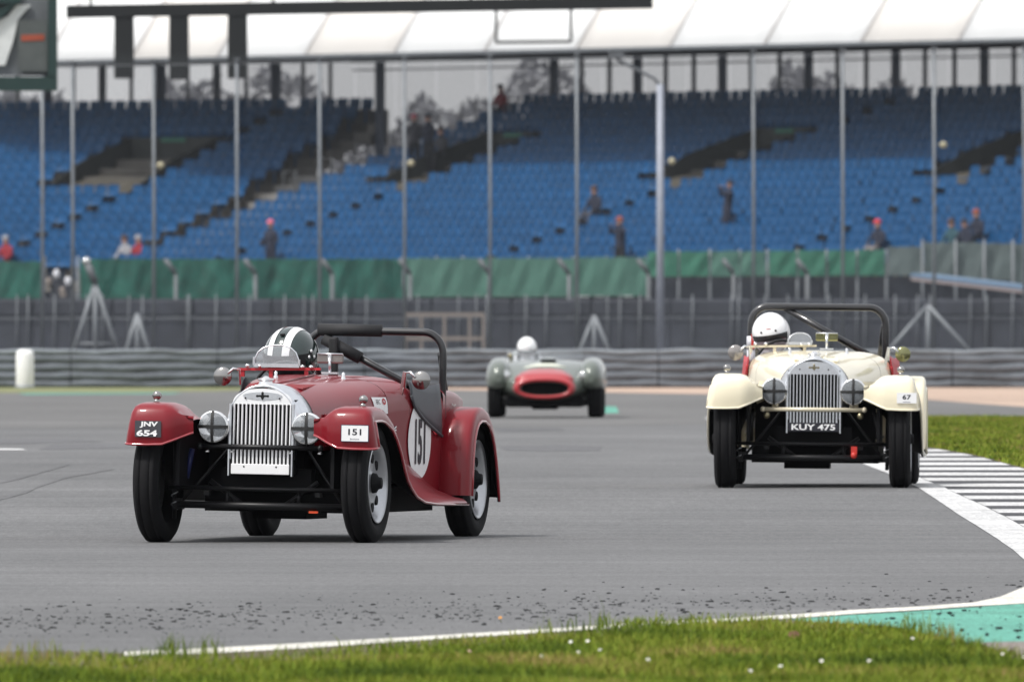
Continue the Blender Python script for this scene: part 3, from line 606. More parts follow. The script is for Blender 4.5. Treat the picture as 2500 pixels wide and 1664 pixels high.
    # door mirrors
    for sg in (1, -1):
        mx_ = sg * .56; yy = 1.36
        b_ = MB(); b_.lathe([(-.014, 0), (-.012, .022), (-.006, .040), (.0, .050), (.006, .052), (.008, .048), (.008, 0)], (mx_, yy - .02, .885), 'Y', 28); o = pt(b_.build('door_mirror', M['dchrome'] if P['n'] == '151' else M['amber' if sg > 0 else 'mirror'], root))
        q = MB(); q.tube([(mx_ - sg * .03, yy - .03, .90), (mx_ - sg * .06, yy - .02, .93), (mx_ - sg * .09, yy, .925), (mx_ - sg * .095, yy, .84)], .007, 8); (q.bar((mx_ - sg * .095, yy, .93), (mx_ - sg * .125, yy + .02, .78), .02, .012) if sg > 0 else None); q.build('mirror_arm', M['chrome'] if P['n'] == '151' else M['alu'], o)
    # roll-over bar
    hy, x0, x1, zt, r_ = P['hoop']; cr = .11
    def hoop():
        pts = [(x1, hy, .35), (x1 - .0, hy, zt - cr - .06)]
        for k in range(9): a = math.pi / 2 * k / 8; pts.append((x1 - cr + cr * math.cos(a), hy, zt - cr * 1.1 + cr * 1.1 * math.sin(a)))
        for k in range(9): a = math.pi / 2 + math.pi / 2 * k / 8; pts.append((x0 + cr + cr * math.cos(a), hy, zt - cr * 1.1 + cr * 1.1 * math.sin(a)))
        pts += [(x0, hy, zt - cr - .06), (x0, hy, .35)]; return pts
    b_ = MB(); b_.tube(hoop(), r_, 16); o = pt(b_.build('roll_hoop', M['hoop'], root))
    q = MB(); bx_, bz_, cx_, cz2_ = P['brace']; q.tube([(bx_, hy + .01, bz_), (cx_, hy + .02, cz2_)], r_ * .95, 14); q.build('diagonal_brace', M['hoop'], o)
    q = MB(); q.tube([(x1 - .015, hy, zt - .12), (x1 - .07, hy + .5, .62)], r_ * .85, 14); q.build('rear_stay', M['hoop'], o); q = MB(); q.tube([(x0 + .015, hy, zt - .12), (x0 + .07, hy + .5, .62)], r_ * .85, 14); q.build('rear_stay', M['hoop'], o)
    if P['n'] == '151':
        q = MB(); q.tube([(x0 + .06, hy, zt + .004), (x0 + .42, hy, zt + .004)], .034, 16); q.build('bar_padding', M['foam'], o)
        q = MB(); q.tube([(x0 + .09, hy + .0, zt - .045), (x0 + .30, hy, zt - .150)], .034, 16); q.build('brace_padding', M['foam'], o)
        q = MB(); q.box((-.105, hy - .03, .98), (.05, .05, .26)); pt(q.build('headrest', M['foam'], root, bev=.012))
    else:
        q = MB(); q.tube([(x0, hy, zt - .20), (x0, hy, zt - .29)], r_ + .006, 16); q.tube([(x0, hy, zt - .29), (x0, hy, zt - .40)], r_ + .004, 16); q.build('hoop_tape', M['tapew'], o)
        q = MB(); q.box((x0 + .012, hy - .026, zt - .235), (.022, .010, .10)); q.build('red_stripe', M['rust'], o)
    # numbers
    if P['n'] == '151':
        o = MB(); o.box((-.565, -.345, .605), (.145, .004, .088), (R(2), 0, 0)); pt(o.build('number_plate', M['plate_bk'], root))
        pt(text_mesh('JNV', .10, .034, lambda u, t: (-.560 + u + t * .08, -.3492, .628 + t), 'plate_lettering', M['white'], root, .04))
        pt(text_mesh('654', .115, .034, lambda u, t: (-.570 + u + t * .08, -.3492, .583 + t), 'plate_lettering', M['white'], root, .04))
        o = MB(); o.box((.585, -.345, .605), (.15, .004, .088)); pt(o.build('entry_board', M['white'], root)); o = MB(); 
        for dz in (.0445, -.0445): o.box((.585, -.3465, .605 + dz), (.153, .003, .003))
        for dx in (.0755, -.0755): o.box((.585 + dx, -.3465, .605), (.003, .003, .09))
        pt(o.build('board_border', M['navy'], root))
        pt(text_mesh('151', .072, .034, lambda u, t: (.585 + u, -.3482, .612 + t), 'board_number', M['ink'], root, .02))
        pt(text_mesh('Bonhams', .05, .008, lambda u, t: (.585 + u, -.3482, .574 + t), 'board_caption', M['navy'], root, .0))
    else:
        o = MB(); o.box((.62, -.345, .600), (.13, .004, .07)); pt(o.build('entry_board', M['white'], root))
        pt(text_mesh('67', .056, .032, lambda u, t: (.62 + u, -.3482, .606 + t), 'board_number', M['ink'], root, .02))
        o = MB(); o.box((.62, -.3475, .574), (.05, .002, .002)); pt(o.build('board_caption', M['navy'], root))
    for sg in (1, -1):
        cy_, cz_, ry, rz_ = 1.62, .555, .19, .215
        mpp = lambda u, t, off=.006: (sg * side_x(cy_ + u * (1 if sg > 0 else -1), cz_ + t, off), cy_ + u * (1 if sg > 0 else -1), cz_ + t)
        o = MB(); rows = [[mpp(ry * q * math.cos(a), rz_ * q * math.sin(a)) for a in [2 * math.pi * k / 36 for k in range(36)]] for q in (.001, .5, 1)]
        o.grid(rows, False, True); pt(o.build('roundel', M['white'], root))
        pt(text_mesh(P['n'], .17 if P['n'] == '151' else .16, .25, lambda u, t: mpp(u, t - .01, .010), 'roundel_number', M['ink'], root, .03))
    if P['n'] == '151':
        sgn = lambda u, t, off=.004, cy_=1.06, cz_=.745: (side_x(cy_ + u, cz_ + t, off), cy_ + u, cz_ + t)
        o = MB(); o.grid([[sgn(u - t * .1, t) for u in (-.09, -.03, .03, .09)] for t in (-.045, -.02, 0, .02, .045)], False); pt(o.build('sticker', M['white'], root))
        pt(text_mesh('ERC', .05, .025, lambda u, t: sgn(u - .03, t + .02, .007), 'sticker_lettering', M['black'], root, 0))
        o = MB(); o.grid([[sgn(.045 + .022 * q * math.cos(a), .022 + .018 * q * math.sin(a), .007) for a in [k * math.pi / 8 for k in range(16)]] for q in (.45, 1)], False, True); pt(o.build('sticker_ring', M['redtrim'], root))
        o = MB(); o.grid([[sgn(-.03 + .025 * q * math.cos(a), -.035 + .02 * q * math.sin(a), .007) for a in [k * math.pi / 8 for k in range(9)]] for q in (.4, 1)], False); pt(o.build('sticker_arch', M['black'], root))
        sy, sz = 1.22, .61
        fl = lambda u, t, off: (side_x(sy + u, sz + t, off), sy + u, sz + t)
        o = MB(); o.grid([[fl(u, t, .004) for u in (-.05, .05)] for t in (-.02, .02)], False); pt(o.build('flag_sticker', M['navy'], root))
        o = MB()
        for A_, B_ in (((-.05, 0), (.05, 0)), ((0, -.02), (0, .02)), ((-.05, -.02), (.05, .02)), ((-.05, .02), (.05, -.02))):
            d = Vector((B_[0] - A_[0], B_[1] - A_[1])).normalized() * .004; n_ = (-d.y, d.x)
            o.add([fl(A_[0] + n_[0], A_[1] + n_[1], .006), fl(B_[0] + n_[0], B_[1] + n_[1], .006), fl(B_[0] - n_[0], B_[1] - n_[1], .006), fl(A_[0] - n_[0], A_[1] - n_[1], .006)], [(0, 1, 2, 3)])
        pt(o.build('flag_cross', M['white'], root))
        pt(text_mesh('Ralph', .10, .018, lambda u, t: (side_x(2.28 + u, .76 + t, .006), 2.28 + u, .745 + t), 'driver_name', M['ghost'], root, 0))
        pt(text_mesh('Philip', .09, .018, lambda u, t: (side_x(2.28 + u, .72 + t, .006), 2.28 + u, .71 + t), 'driver_name', M['ghost'], root, 0))
    # exhaust & roll of the body on its springs
    roll = P['roll']
    for o in parts:
        m_ = Matrix.Rotation(roll, 4, 'Y'); o.matrix_basis = m_ @ o.matrix_basis
    return root

M['lens'] = g2; M['bead_151'] = mat('bead_red', (.30, .01, .02), .12, 0, 1, .02, 3, spec=1); M['bead_67'] = mat('bead_cream', (.82, .76, .58), .2, 0, 1, .02, 3); M['dchrome'] = mat('dark_chrome', (.34, .33, .32), .12, 1, 0, .05, 10); M['barw'] = mat('grille_white', (.82, .82, .83), .35, .2, .3, .02); M['mirror'] = mat('mirror_glass', (.30, .28, .27), .1, .6); M['plate_bk'] = mat('plate_grey_black', (.05, .05, .06), .5); M['tapew'] = mat('silver_tape', (.6, .6, .64), .4, .3)

def helmet(parent, c, mat_shell, kind, rot, sc=1):
    e = empty('helmet', c); e.parent = parent; e.rotation_euler = rot
    rx, ry, rz_ = .128 * sc, .150 * sc, .140 * sc
    def sp(az, el, k=1.0):   # az from -Y towards +X
        return (k * rx * math.sin(az) * math.cos(el), -k * ry * math.cos(az) * math.cos(el), k * rz_ * math.sin(el))
    b_ = MB(); rows = []
    for i in range(21):
        el = math.pi / 2 - math.pi * .86 * i / 20
        f_ = 1 if el > -.3 else 1 + .04 * math.sin((-.3 - el) * 2)
        rows.append([tuple(np.array(sp(2 * math.pi * k / 32, el, f_)) ) for k in range(32)])
    b_.grid(rows, True, True); b_.build('shell', mat_shell, e, solid=.006)
    def patch(az0, az1, el0, el1, k, name, m, n=14):
        q = MB(); q.grid([[sp(az0 + (az1 - az0) * j / n, el0 + (el1 - el0) * i / 8, k) for j in range(n + 1)] for i in range(9)]); q.build(name, m, e)
    if kind == 'green':
        for x0 in (-.048, .048):
            q = MB(); rows = []
            for t in np.linspace(R(8), R(165), 26):
                rows.append([(x, -1.018 * ry * math.cos(t) * math.sqrt(1 - (x / rx) ** 2), 1.018 * rz_ * math.sin(t) * math.sqrt(1 - (x / rx) ** 2)) for x in (x0 - .019, x0 - .007, x0 + .007, x0 + .019)])
            q.grid(rows); q.build('stripe', M['helm_w'], e)
        patch(R(-62), R(62), R(-26), R(4), 1.03, 'visor', M['visor'])
        patch(R(-80), R(80), R(4), R(11), 1.035, 'peak', M['black'])
        for az, el in ((78, 14), (84, 2), (70, 4)):
            q = MB(); p_ = sp(R(az), R(el), 1.04); q.ball(p_, (.006, .010, .010), 10, 6); q.build('stud', M['helm_w'], e)
        q = MB(); p_ = sp(R(4), R(56), 1.03); q.box(p_, (.02, .02, .012)); q.build('vent', M['black'], e)
    else:
        patch(R(-66), R(66), R(-22), R(2), 1.012, 'eye_opening', M['visor'])
        patch(R(-58), R(58), R(-40), R(-14), 1.03, 'visor', M['visor_l'])
        for az, el in ((-22, 12), (24, 12)):
            q = MB(); p_ = sp(R(az), R(el), 1.005); q.ball(p_, (.008, .006, .008), 10, 6); q.build('stud', M['black'], e)
        q = MB(); p_ = sp(R(2), R(20), 1.004); q.box(p_, (.03, .004, .004)); q.build('logo', M['rust'], e)
    return e

def driver(name, car, hx, hy, hz, shell, kind, label, suit, hrot, hs_=1):
    e = empty('person', car.location, car.rotation_euler.z); tag(e, label, 'driver')
    V = [((hx, hy + .05, .50), .15), ((hx, hy + .04, .74), .17), ((hx, hy + .02, .86), .07), ((hx, hy, hz), .085), ((hx, hy, hz + .08), .05),
         ((hx + .15, hy + .03, .78), .065), ((hx + .19, hy - .12, .68), .05), ((hx + .13, hy - .32, .80), .04), ((hx - .13, hy + .03, .78), .06), ((hx - .13, hy - .12, .68), .045), ((hx - .10, hy - .32, .80), .04),
         ((hx + .1, hy - .35, .5), .08), ((hx + .1, hy - .7, .42), .05), ((hx - .1, hy - .35, .5), .08), ((hx - .1, hy - .7, .42), .05)]
    E = [(0, 1), (1, 2), (2, 3), (3, 4), (1, 5), (5, 6), (6, 7), (1, 8), (8, 9), (9, 10), (0, 11), (11, 12), (0, 13), (13, 14)]
    me = skin_mesh(V, E, 'body', [M['skin'], suit], lambda c: 0 if c.z > .9 else 1)
    o = bpy.data.objects.new('body', me); COL.objects.link(o); o.parent = e
    for s_, ce in ((1, V[7][0]), (-1, V[10][0])):      # gloved hands closed on the wheel rim
        q = MB()
        q.ball(ce, (.035, .045, .045), 10, 8)
        for k in range(4): q.tube([(ce[0] + s_ * .01, ce[1] - .02, ce[2] - .03 + k * .02), (ce[0], ce[1] - .055, ce[2] - .03 + k * .02), (ce[0] - s_ * .02, ce[1] - .05, ce[2] - .03 + k * .02)], .009, 8)
        q.tube([(ce[0], ce[1], ce[2] + .03), (ce[0] - s_ * .02, ce[1] - .03, ce[2] + .045)], .010, 8)
        q.build('glove', M['black'], e)
    helmet(e, (hx, hy - .01, hz + .02), shell, kind, hrot, hs_)
    return e

carR = build_car(dict(name='vintage_sports_car', n='151', loc=(at(640, 1323, 100)[0], 100, 0), rz=R(-12.6), paint=M['red'], roll=R(1.1), hoop=(2.10, -.26, .51, 1.145, .021), steer=R(-1), screen=(-.265, 1.0), brace=(-.17, 1.10, .50, .76),
    label='dark red open vintage racing car number 151 with white grille bars, nearest to the camera'))
driver('p', carR, -.275, 1.86, .985, M['helm_g'], 'green', 'driver in dark green helmet with two white stripes, in the dark red car', M['overall'], (R(10), R(2), R(-14)), 1.16)
carW = build_car(dict(name='vintage_sports_car', n='67', loc=(at(1985, 1188, 122)[0], 122, zg(122)), rz=R(-2.3), paint=M['cream'], roll=R(.6), hoop=(2.0, -.475, .43, 1.195, .024), steer=0, screen=(-.13, .62), brace=(-.25, 1.185, .42, .82),
    label='cream open vintage racing car number 67 beside the striped kerb'))
driver('p', carW, -.325, 1.80, 1.0, M['helm_w'], 'white', 'driver in plain white full helmet, in the cream car', M['overall_w'], (R(8), R(-8), R(-6)), 1.0)

# ------------------------------------------------------------------ third car: grey green sports racer with red nose
def racer():
    Y0 = 239.5; X0 = (1331 - 1250) / F * Y0
    root = empty('sports_racing_car', (X0, Y0, zg(Y0)), R(-1.0)); tag(root, 'grey green streamlined racing car with red nose ring, farthest of the three', 'car')
    b_ = MB()
    def ring(w, h, zc, y, x0=0, n=28, p=.85):
        return [(x0 + w * np.sign(math.cos(a)) * abs(math.cos(a)) ** p, y, zc + h * np.sign(math.sin(a)) * abs(math.sin(a)) ** p) for a in [2 * math.pi * k / n for k in range(n)]]
    rows = [ring(.31, .085, .385, -.55), ring(.31, .085, .385, -.80), ring(.36, .115, .385, -.82), ring(.40, .14, .39, -.74), ring(.47, .18, .41, -.55), ring(.55, .22, .45, -.3), ring(.66, .25, .47, -.05, p=.62), ring(.70, .27, .48, .4, p=.6), ring(.72, .275, .48, 1.0, p=.6), ring(.70, .25, .46, 1.6, p=.7), ring(.66, .25, .46, 2.3), ring(.5, .2, .46, 2.8), ring(.2, .1, .46, 3.05)]
    b_.grid(rows, True, True); b_.add(rows[0], [tuple(range(28))]); b_.add(rows[-1], [tuple(range(28))])
    b_.build('body', M['silver'], root)
    for sg in (1, -1):
        q = MB(); xs = sg * .60
        rr = [ring(.04, .05, .52, -.50, xs), ring(.10, .15, .52, -.44, xs), ring(.145, .22, .51, -.30, xs), ring(.165, .265, .50, -.12, xs), ring(.17, .28, .50, .1, xs), ring(.17, .26, .49, .4, xs), ring(.17, .2, .47, .8, xs), ring(.17, .2, .47, 1.5, xs), ring(.175, .27, .49, 2.0, xs), ring(.175, .29, .49, 2.3, xs), ring(.16, .26, .49, 2.7, xs), ring(.08, .1, .49, 3.0, xs)]
        # open the lower half so the wheel shows
        rr = [[(x, y, max(z, .385)) for x, y, z in r_] for r_ in rr]
        q.grid(rr, True, True); q.add(rr[0], [tuple(range(28))]); q.build('fender', M['silver'], root)
        q = MB(); q.lathe([(-.03, 0), (-.02, .06), (0, .088), (.03, .09)], (sg * .52, -.43, .54), 'Y', 20); q.build('headlight', M['lampglass'], root)
        wheel(root, sg * .65, 0, sg, r=.33, w=.19, rimr=.2, simple=True); wheel(root, sg * .65, 2.3, sg, r=.34, w=.2, rimr=.2, simple=True)
    q = MB(); q.grid([ring(.315, .09, .385, -.806), ring(.335, .105, .385, -.842), ring(.365, .128, .387, -.835), ring(.395, .146, .392, -.79), ring(.405, .150, .395, -.755)], True, True)
    q.build('nose_ring', M['nose'], root)
    q = MB(); rows = []
    for y, w_, z in ((-.80, .385, .492), (-.765, .375, .54), (-.62, .33, .585), (-.45, .28, .625), (-.32, .25, .650)):
        rows.append([(w_ * u, y + .05 * u * u, z + .006 - .02 * abs(u) ** 3) for u in np.linspace(-1, 1, 9)])
    q.grid(rows); q.build('nose_panel', M['nose'], root, solid=.01)
    q = MB(); rows = []
    for y, w_, z in ((-.30, .27, .672), (-.12, .26, .700), (.05, .24, .715)): rows.append([(w_ * u, y, z + .006 - .02 * abs(u) ** 3) for u in np.linspace(-1, 1, 7)])
    q.grid(rows); q.build('race_roundel', M['helm_cream'], root, solid=.01)
    q = MB(); q.box((0, -.58, .385), (.6, .02, .17)); q.build('grille', M['void'], root)
    q = MB(); q.ball((.04, .35, .70), (.16, .35, .09)); q.build('bonnet_bulge', M['silver'], root)
    q = MB(); q.box((.04, .02, .745), (.2, .02, .035)); q.build('air_intake', M['void'], root)
    q = MB(); q.box((0, .2, .22), (1.0, 1.1, .16)); q.box((0, .1, .15), (.35, .8, .08)); q.box((0, 1.6, .22), (1.1, 2.0, .14)); q.build('underbody', M['void'], root, bev=.03)
    q = MB(); rows = [[(.5 * math.sin(a) - .02, 1.1 - .25 * math.cos(a), z) for a in np.linspace(-1.4, 1.4, 15)] for z in (.70, .79, .87)]
    q.grid(rows); q.build('windscreen', M['glass'], root)
    q = MB(); q.ball((-.3, 1.95, .76), (.2, .5, .14)); q.build('head_fairing', M['silver'], root)
    q = MB(); q.lathe([(-.02, 0), (-.01, .03), (.02, .035), (.04, 0)], (-.47, .95, .80), 'Y', 12); q.tube([(-.47, .95, .70), (-.47, .95, .8)], .01); q.build('mirror', M['badge'], root)
    return root
M['helm_cream'] = mat('cream_panel', (.62, .64, .55), .5)
r3 = racer()
driver('p', r3, -.262, 1.45, .89, M['helm_w'], 'white', 'driver in white helmet, in the far grey green car', M['overall_w'], (R(20), 0, 0))

# ------------------------------------------------------------------ barriers beyond the run-off
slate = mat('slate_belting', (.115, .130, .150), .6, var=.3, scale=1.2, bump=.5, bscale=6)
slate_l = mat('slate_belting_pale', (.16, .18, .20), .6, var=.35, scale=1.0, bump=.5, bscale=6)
dark_wall = mat('dark_tyre_wall', (.045, .050, .064), .75, var=.3, scale=.8, bump=.6, bscale=5)
galv = mat('galvanised_steel', (.17, .185, .20), .5, .3, 0, .15, 3); galv_d = mat('dull_galvanised', (.13, .14, .15), .6, .3, var=.2, scale=4)
pale = mat('pale_pole', (.27, .29, .34), .5, .1, var=.1)
fr = empty('tyre_barrier', (0, 345, zg(345))); tag(fr, 'long low grey barrier of horizontal belts across the far side of the run-off', 'barrier')
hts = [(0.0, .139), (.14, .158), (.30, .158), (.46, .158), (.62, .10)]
for i, (z0, hh) in enumerate(hts):
    for sx in range(8):
        q = MB(); xa = -11 + sx * 2.75; rows = []
        for k in range(12):
            x = xa + k * 2.73 / 11; dz = .012 * math.sin(x * 3.1 + i) + .008 * math.sin(x * 7.7 + i * 2.1) ; dy = .02 * math.sin(x * 2.3 + i * 1.3)
            rows.append([(x, dy + .03, z0 + dz), (x, dy - .008, z0 + .015 + dz), (x, dy - .02, z0 + hh * .5 + dz), (x, dy - .012, z0 + hh - .02 + dz), (x, dy + .03, z0 + hh + dz)])
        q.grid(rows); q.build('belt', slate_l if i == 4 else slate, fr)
q = MB()
for k in range(60): q.lathe([(0, .22), (0, .30), (.05, .32), (.6, .32), (.62, .2)], (-11 + k * .37 + .18, .5, 0), 'Z', 10)
tag(q.build('tyre_stacks', M['rubber'], fr), kind='stuff')
# white marker drum at the left
e = empty('marker_post', at(61, 946, 338)); tag(e, 'stout white marker post standing before the grey barrier at the left', 'bollard')
q = MB(); q.lathe([(0, .155), (.02, .165), (.60, .165), (.66, .15), (.70, .10), (.70, 0)], (0, 0, 0), 'Z', 24); q.build('drum', M['white'], e); q = MB(); q.lathe([(0, .19), (.04, .18), (.04, 0)], (0, 0, 0), 'Z', 24); q.build('foot', galv, e)

# catch fence behind
YF = 400.0; sF = F / YF
cf = empty('catch_fence', (0, YF, 0)); tag(cf, 'tall debris fence of thin grey posts and wire mesh in front of the grandstand', 'fence')
px_posts = [-110, 103, 177, 375, 578, 780, 987, 1196, 1408, 1839, 2057, 2280, 2500, 2710]
for i, px in enumerate(px_posts):
    x = (px - 1250) / sF; top = CAMH + (HORIZON - (158 - 40 * px / 2500)) / sF
    q = MB(); q.tube([(x, 0, 0), (x + .01, 0, top * .5), (x, 0, top)], .036, 8); q.build('post', galv, cf)
    q = MB(); q.box((x, 0, top + .03), (.12, .12, .06)); q.build('post_cap', galv_d, cf)
q = MB()
for x in np.arange(-12.5, 12.6, .055): q.box((x, .06, 3.5), (.0034, .0034, 7.0))
for z in np.arange(.4, 6.9, .055): q.box((0, .065, z), (25, .0034, .0034))
tag(q.build('wire_mesh', mat('mesh_wire', (.09, .10, .11), .6, .2), cf), kind='stuff')
for z in (6.86,): q = MB(); q.tube([(-12.5, .0, z - .18), (0, .0, z), (12.5, 0, z + .18)], .012, 6); q.build('cable', galv_d, cf)
# mast with arm
e = empty('camera_mast', (at(1612, 860, 398)[0], 398, 0)); tag(e, 'thick pale mast with a bent arm reaching up to the left', 'mast')
q = MB(); q.tube([(0, 0, 0), (0, 0, 6.3)], [.085, .075], 14); q.build('pole', pale, e)
q = MB(); q.tube([(0, 0, 6.25), (-.12, 0, 6.42), (-.9, 0, 6.82), (-.98, 0, 6.9)], .035, 8); q.build('arm', galv_d, e)
q = MB(); q.box((-.95, 0, 6.93), (.34, .14, .12)); q.build('camera_head', galv_d, e)

# marshal lamps on brackets
cream_l = mat('cream_lamp', (.42, .38, .25), .5)
for px, py, w_ in ((392, 404, 'third'), (1003, 399, 'middle'), (1640, 394, 'beside the pale mast,'), (2303, 354, 'rightmost')):
    e = empty('floodlight', at(px, py, 402)); tag(e, {'third': 'small cream floodlight on the fence at the left', 'middle': 'small cream floodlight on the fence left of centre', 'rightmost': 'small cream floodlight on the fence at the far right'}.get(w_, 'small cream floodlight close to the pale mast'), 'lamp', 'floodlights along the fence')
    q = MB(); q.lathe([(-.06, 0), (-.06, .07), (.0, .08), (.08, .05), (.1, 0)], (0, 0, 0), 'Y', 14); q.build('lamp_head', cream_l, e)
    q = MB(); q.bar((-.25, .0, 0), (0, 0, 0), .03); q.build('bracket', galv_d, e)

# dark tyre wall with braces
YT = 462.0; sT = F / YT
e = empty('tyre_wall', (0, YT, 0)); tag(e, 'dark slate tyre wall running across the picture below the green screens', 'wall')
ztop = CAMH + (HORIZON - 728) / sT
for k in range(14):
    xa = -14 + k * 2.0
    q = MB(); q.box((xa + 1.0, 0, ztop * .36), (1.96, .5, ztop * .72)); q.build('wall_panel', dark_wall, e, bev=.03)
    q = MB(); q.box((xa + 1.0, .02, ztop * .86 + .01), (1.97, .46, ztop * .24)); q.build('top_panel', dark_wall, e, bev=.05)
q = MB()
for x in np.arange(-14, 14, .62): x += rng.uniform(-.35, .35); q.tube([(x, -.3, 0), (x + .02, -.3, ztop + .1)], .014, 6)
q.tube([(-14, -.3, ztop * .72), (14, -.3, ztop * .74)], .012, 6)
tag(q.build('wall_wires', galv, e), kind='stuff')
def brace(px, top_py, wpx, label):
    x = (px - 1250) / sF; Yb = 398.6; zt = CAMH + (HORIZON - top_py) / F * Yb; ww = wpx / F * Yb
    e = empty('braced_stand', (x, Yb, 0)); tag(e, label, 'stand')
    for dx in (-ww, 0, ww * 1.05): q = MB(); q.tube([(dx, 0, 0), (0, 0, zt)], .042, 8); q.build('leg', galv, e)
    q = MB(); q.tube([(-ww * .6, 0, zt * .35), (ww * .6, 0, zt * .35)], .025, 8); q.build('crosspiece', galv, e)
    return e, zt
e, zt = brace(236, 690, 72, 'pale three legged stand with a tilted lamp behind the barrier at the left')
q = MB(); q.tube([(0, 0, zt), (-.17, 0, zt + .42)], .08, 10); q.build('lamp_tube', galv_d, e); q = MB(); q.ball((-.19, 0, zt + .46), .10); q.build('lamp_glass', M['lampglass'], e)
brace(338, 765, 44, 'small faint braced stand left of the red car helmet'); brace(1450, 770, 60, 'slanting braced stand behind the far racing car')
brace(2262, 745, 150, 'wide braced stand at the far right behind the cream car')
# tan crate frame
e = empty('pallet_frame', (at(1085, 830, 440)[0], 440, .0)); tag(e, 'tan open frame standing before the dark wall near the centre', 'frame')
tan = mat('weathered_wood', (.22, .19, .17), .8)
for z in (1.35, .78): q = MB(); q.box((0, 0, z), (1.92, .06, .09)); q.build('rail', tan, e)
for x in (-.93, -.55, .0, .6, .93): q = MB(); q.box((x, 0, .68), (.07, .05, 1.3)); q.build('upright', tan, e)

# green screens
YG = 500.0; sG = F / YG
def Zg(py): return CAMH + (HORIZON - py) / sG
e = empty('screened_fence', (0, YG, 0)); tag(e, 'fence covered in dark and pale green windbreak screens below the seats', 'fence')
gd = mat('green_screen_dark', (.010, .085, .064), .75, var=.45, scale=1.6); gl = mat('green_screen_pale', (.065, .16, .125), .8, var=.15, scale=1.0); gg = mat('grey_mesh_screen', (.10, .13, .13), .8, var=.2, scale=1); gm = mat('green_screen_mid', (.035, .15, .10), .8, var=.2, scale=1)
scr_ = [(-120, 100, 636, 728, gd), (196, 985, 630, 728, gd), (986, 1200, 628, 724, gl), (1201, 1400, 628, 724, gl), (1401, 1580, 626, 722, gl),
        (1582, 1655, 612, 675, gm), (1660, 1730, 612, 674, gm), (1736, 1805, 611, 674, gl), (1808, 1870, 611, 673, gl), (1878, 1945, 610, 673, gm), (1950, 2015, 609, 673, gm), (2022, 2090, 609, 672, gm), (2096, 2160, 608, 672, gm),
        (2168, 2250, 600, 672, gg), (2256, 2330, 590, 676, gg), (2336, 2400, 590, 680, gg), (2406, 2470, 592, 684, gg), (2476, 2600, 594, 690, gg)]
for x0, x1, y0, y1, m_ in scr_:
    n = max(3, int((x1 - x0) / 22)); q = MB(); rows = []
    for k in range(n + 1):
        x = (x0 + (x1 - x0) * k / n - 1250) / sG; dy = (.07 if m_ is gd else .02) * math.sin(x * 4 + 2 * math.sin(x * 1.7)) ; sag = .03 * math.sin(x * 5.3)
        rows.append([(x, dy, Zg(y1)), (x, dy - .04 * math.sin(x * 9), Zg((y0 + y1) / 2)), (x, dy, Zg(y0) - abs(sag))])
    q.grid(rows, False); q.build('screen', m_, e, solid=.01)
for px in [108, 190, 985, 1065, 1130, 1200, 1290, 1400, 1480, 1578, 1657, 1733, 1806, 1874, 1947, 2018, 2093, 2164, 2252, 2333, 2403, 2473]:
    x = (px - 1250) / sG; q = MB(); q.tube([(x, .08 if px < 2165 else -.1, -.05), (x, .08 if px < 2165 else -.1, Zg(625 if px < 1580 else 608 if px < 2165 else 585))], .035, 8); q.build('post', galv, e)
q = MB(); q.box((0, .5, .9), (34, .2, 1.9)); q.box((10.5, .45, 1.3), (13.8, .2, 2.2)); q.build('base_wall', dark_wall, e)
# cranked fence posts in front of the screens
YC = 470.0; sC = F / YC
e = empty('cranked_post_fence', (0, YC, 0)); tag(e, 'row of short dark posts with tops bent to the left before the green screens', 'fence')
for px in (418, 612, 800, 990, 1184, 1378, 1572, 1780, 1960):
    x = (px - 1250) / sC; z1 = CAMH + (HORIZON - 668) / sC; z2 = CAMH + (HORIZON - 640) / sC
    q = MB(); q.tube([(x + .12, 0, 0), (x + .12, 0, z1)], .05, 8); q.tube([(x + .12, 0, z1), (x - .16, 0, z2 + .08)], .06, 8); q.build('bent_post', galv_d, e)
# blue strip at right
e = empty('painted_bank', (0, 0, 0)); tag(e, 'sloping pale pink and blue painted barrier top at the right edge', 'barrier')
for (dy, m_) in ((0, mat('pale_pink_paint', (.24, .20, .20), .6)), (-9, mat('pale_blue_paint', (.10, .17, .26), .6))):
    q = MB(); a0 = at(2245, 680 + dy, 490); a1 = at(2640, 725 + dy, 476); q.bar(a0, a1, .5, .09); q.build('rail', m_, e)
# people and things through the gap
e = empty('parked_cart', at(150, 740, 520)); tag(e, 'pale cluttered cart glimpsed through the gap in the green screen at the left', 'cart')
q = MB(); q.box((0, 0, .35), (.6, .8, .7)); q.build('load', dark_wall, e, bev=.05)
for k in range(7): q = MB(); q.ball((rng.uniform(-.35, .35), -.45, rng.uniform(-.1, 1.0)), (.09, .08, .13)); q.build('bag', M['overall_w'] if k % 2 else tan, e)

# ------------------------------------------------------------------ grandstand
def frame2(th): return Vector((math.cos(th), -math.sin(th), 0)), Vector((math.sin(th), math.cos(th), 0))
uR, vR = frame2(R(57.4)); uL, vL = frame2(R(39))
ROWD, RISE, PITCH = .80, .27, .50
ZT = 8.06 - .80                                   # tread level of the top row
OR = Vector((at(1266, 232, 560)[0], 560 - .2, ZT)); OL = Vector((at(905, 240, 569)[0], 568.4, ZT))
def ptR(a, r, z=0): return OR + uR * (a * PITCH) - vR * (r * ROWD) + Vector((0, 0, -RISE * r + z))
def ptL(a, r, z=0): return OL + uL * (a * PITCH) - vL * (r * ROWD) + Vector((0, 0, -RISE * r + z))
def pix(v): return 1250 + F * v.x / v.y, HORIZON - F * (v.z - CAMH) / v.y
stand = empty('grandstand', (0, 560, 0)); tag(stand, 'covered grandstand full of blue seats beneath a white fabric roof', 'grandstand')
def sbuild(mb_, name, m_, **k):
    mb_.v = [(x, y - 560, z) for x, y, z in mb_.v]; return mb_.build(name, m_, stand, **k)
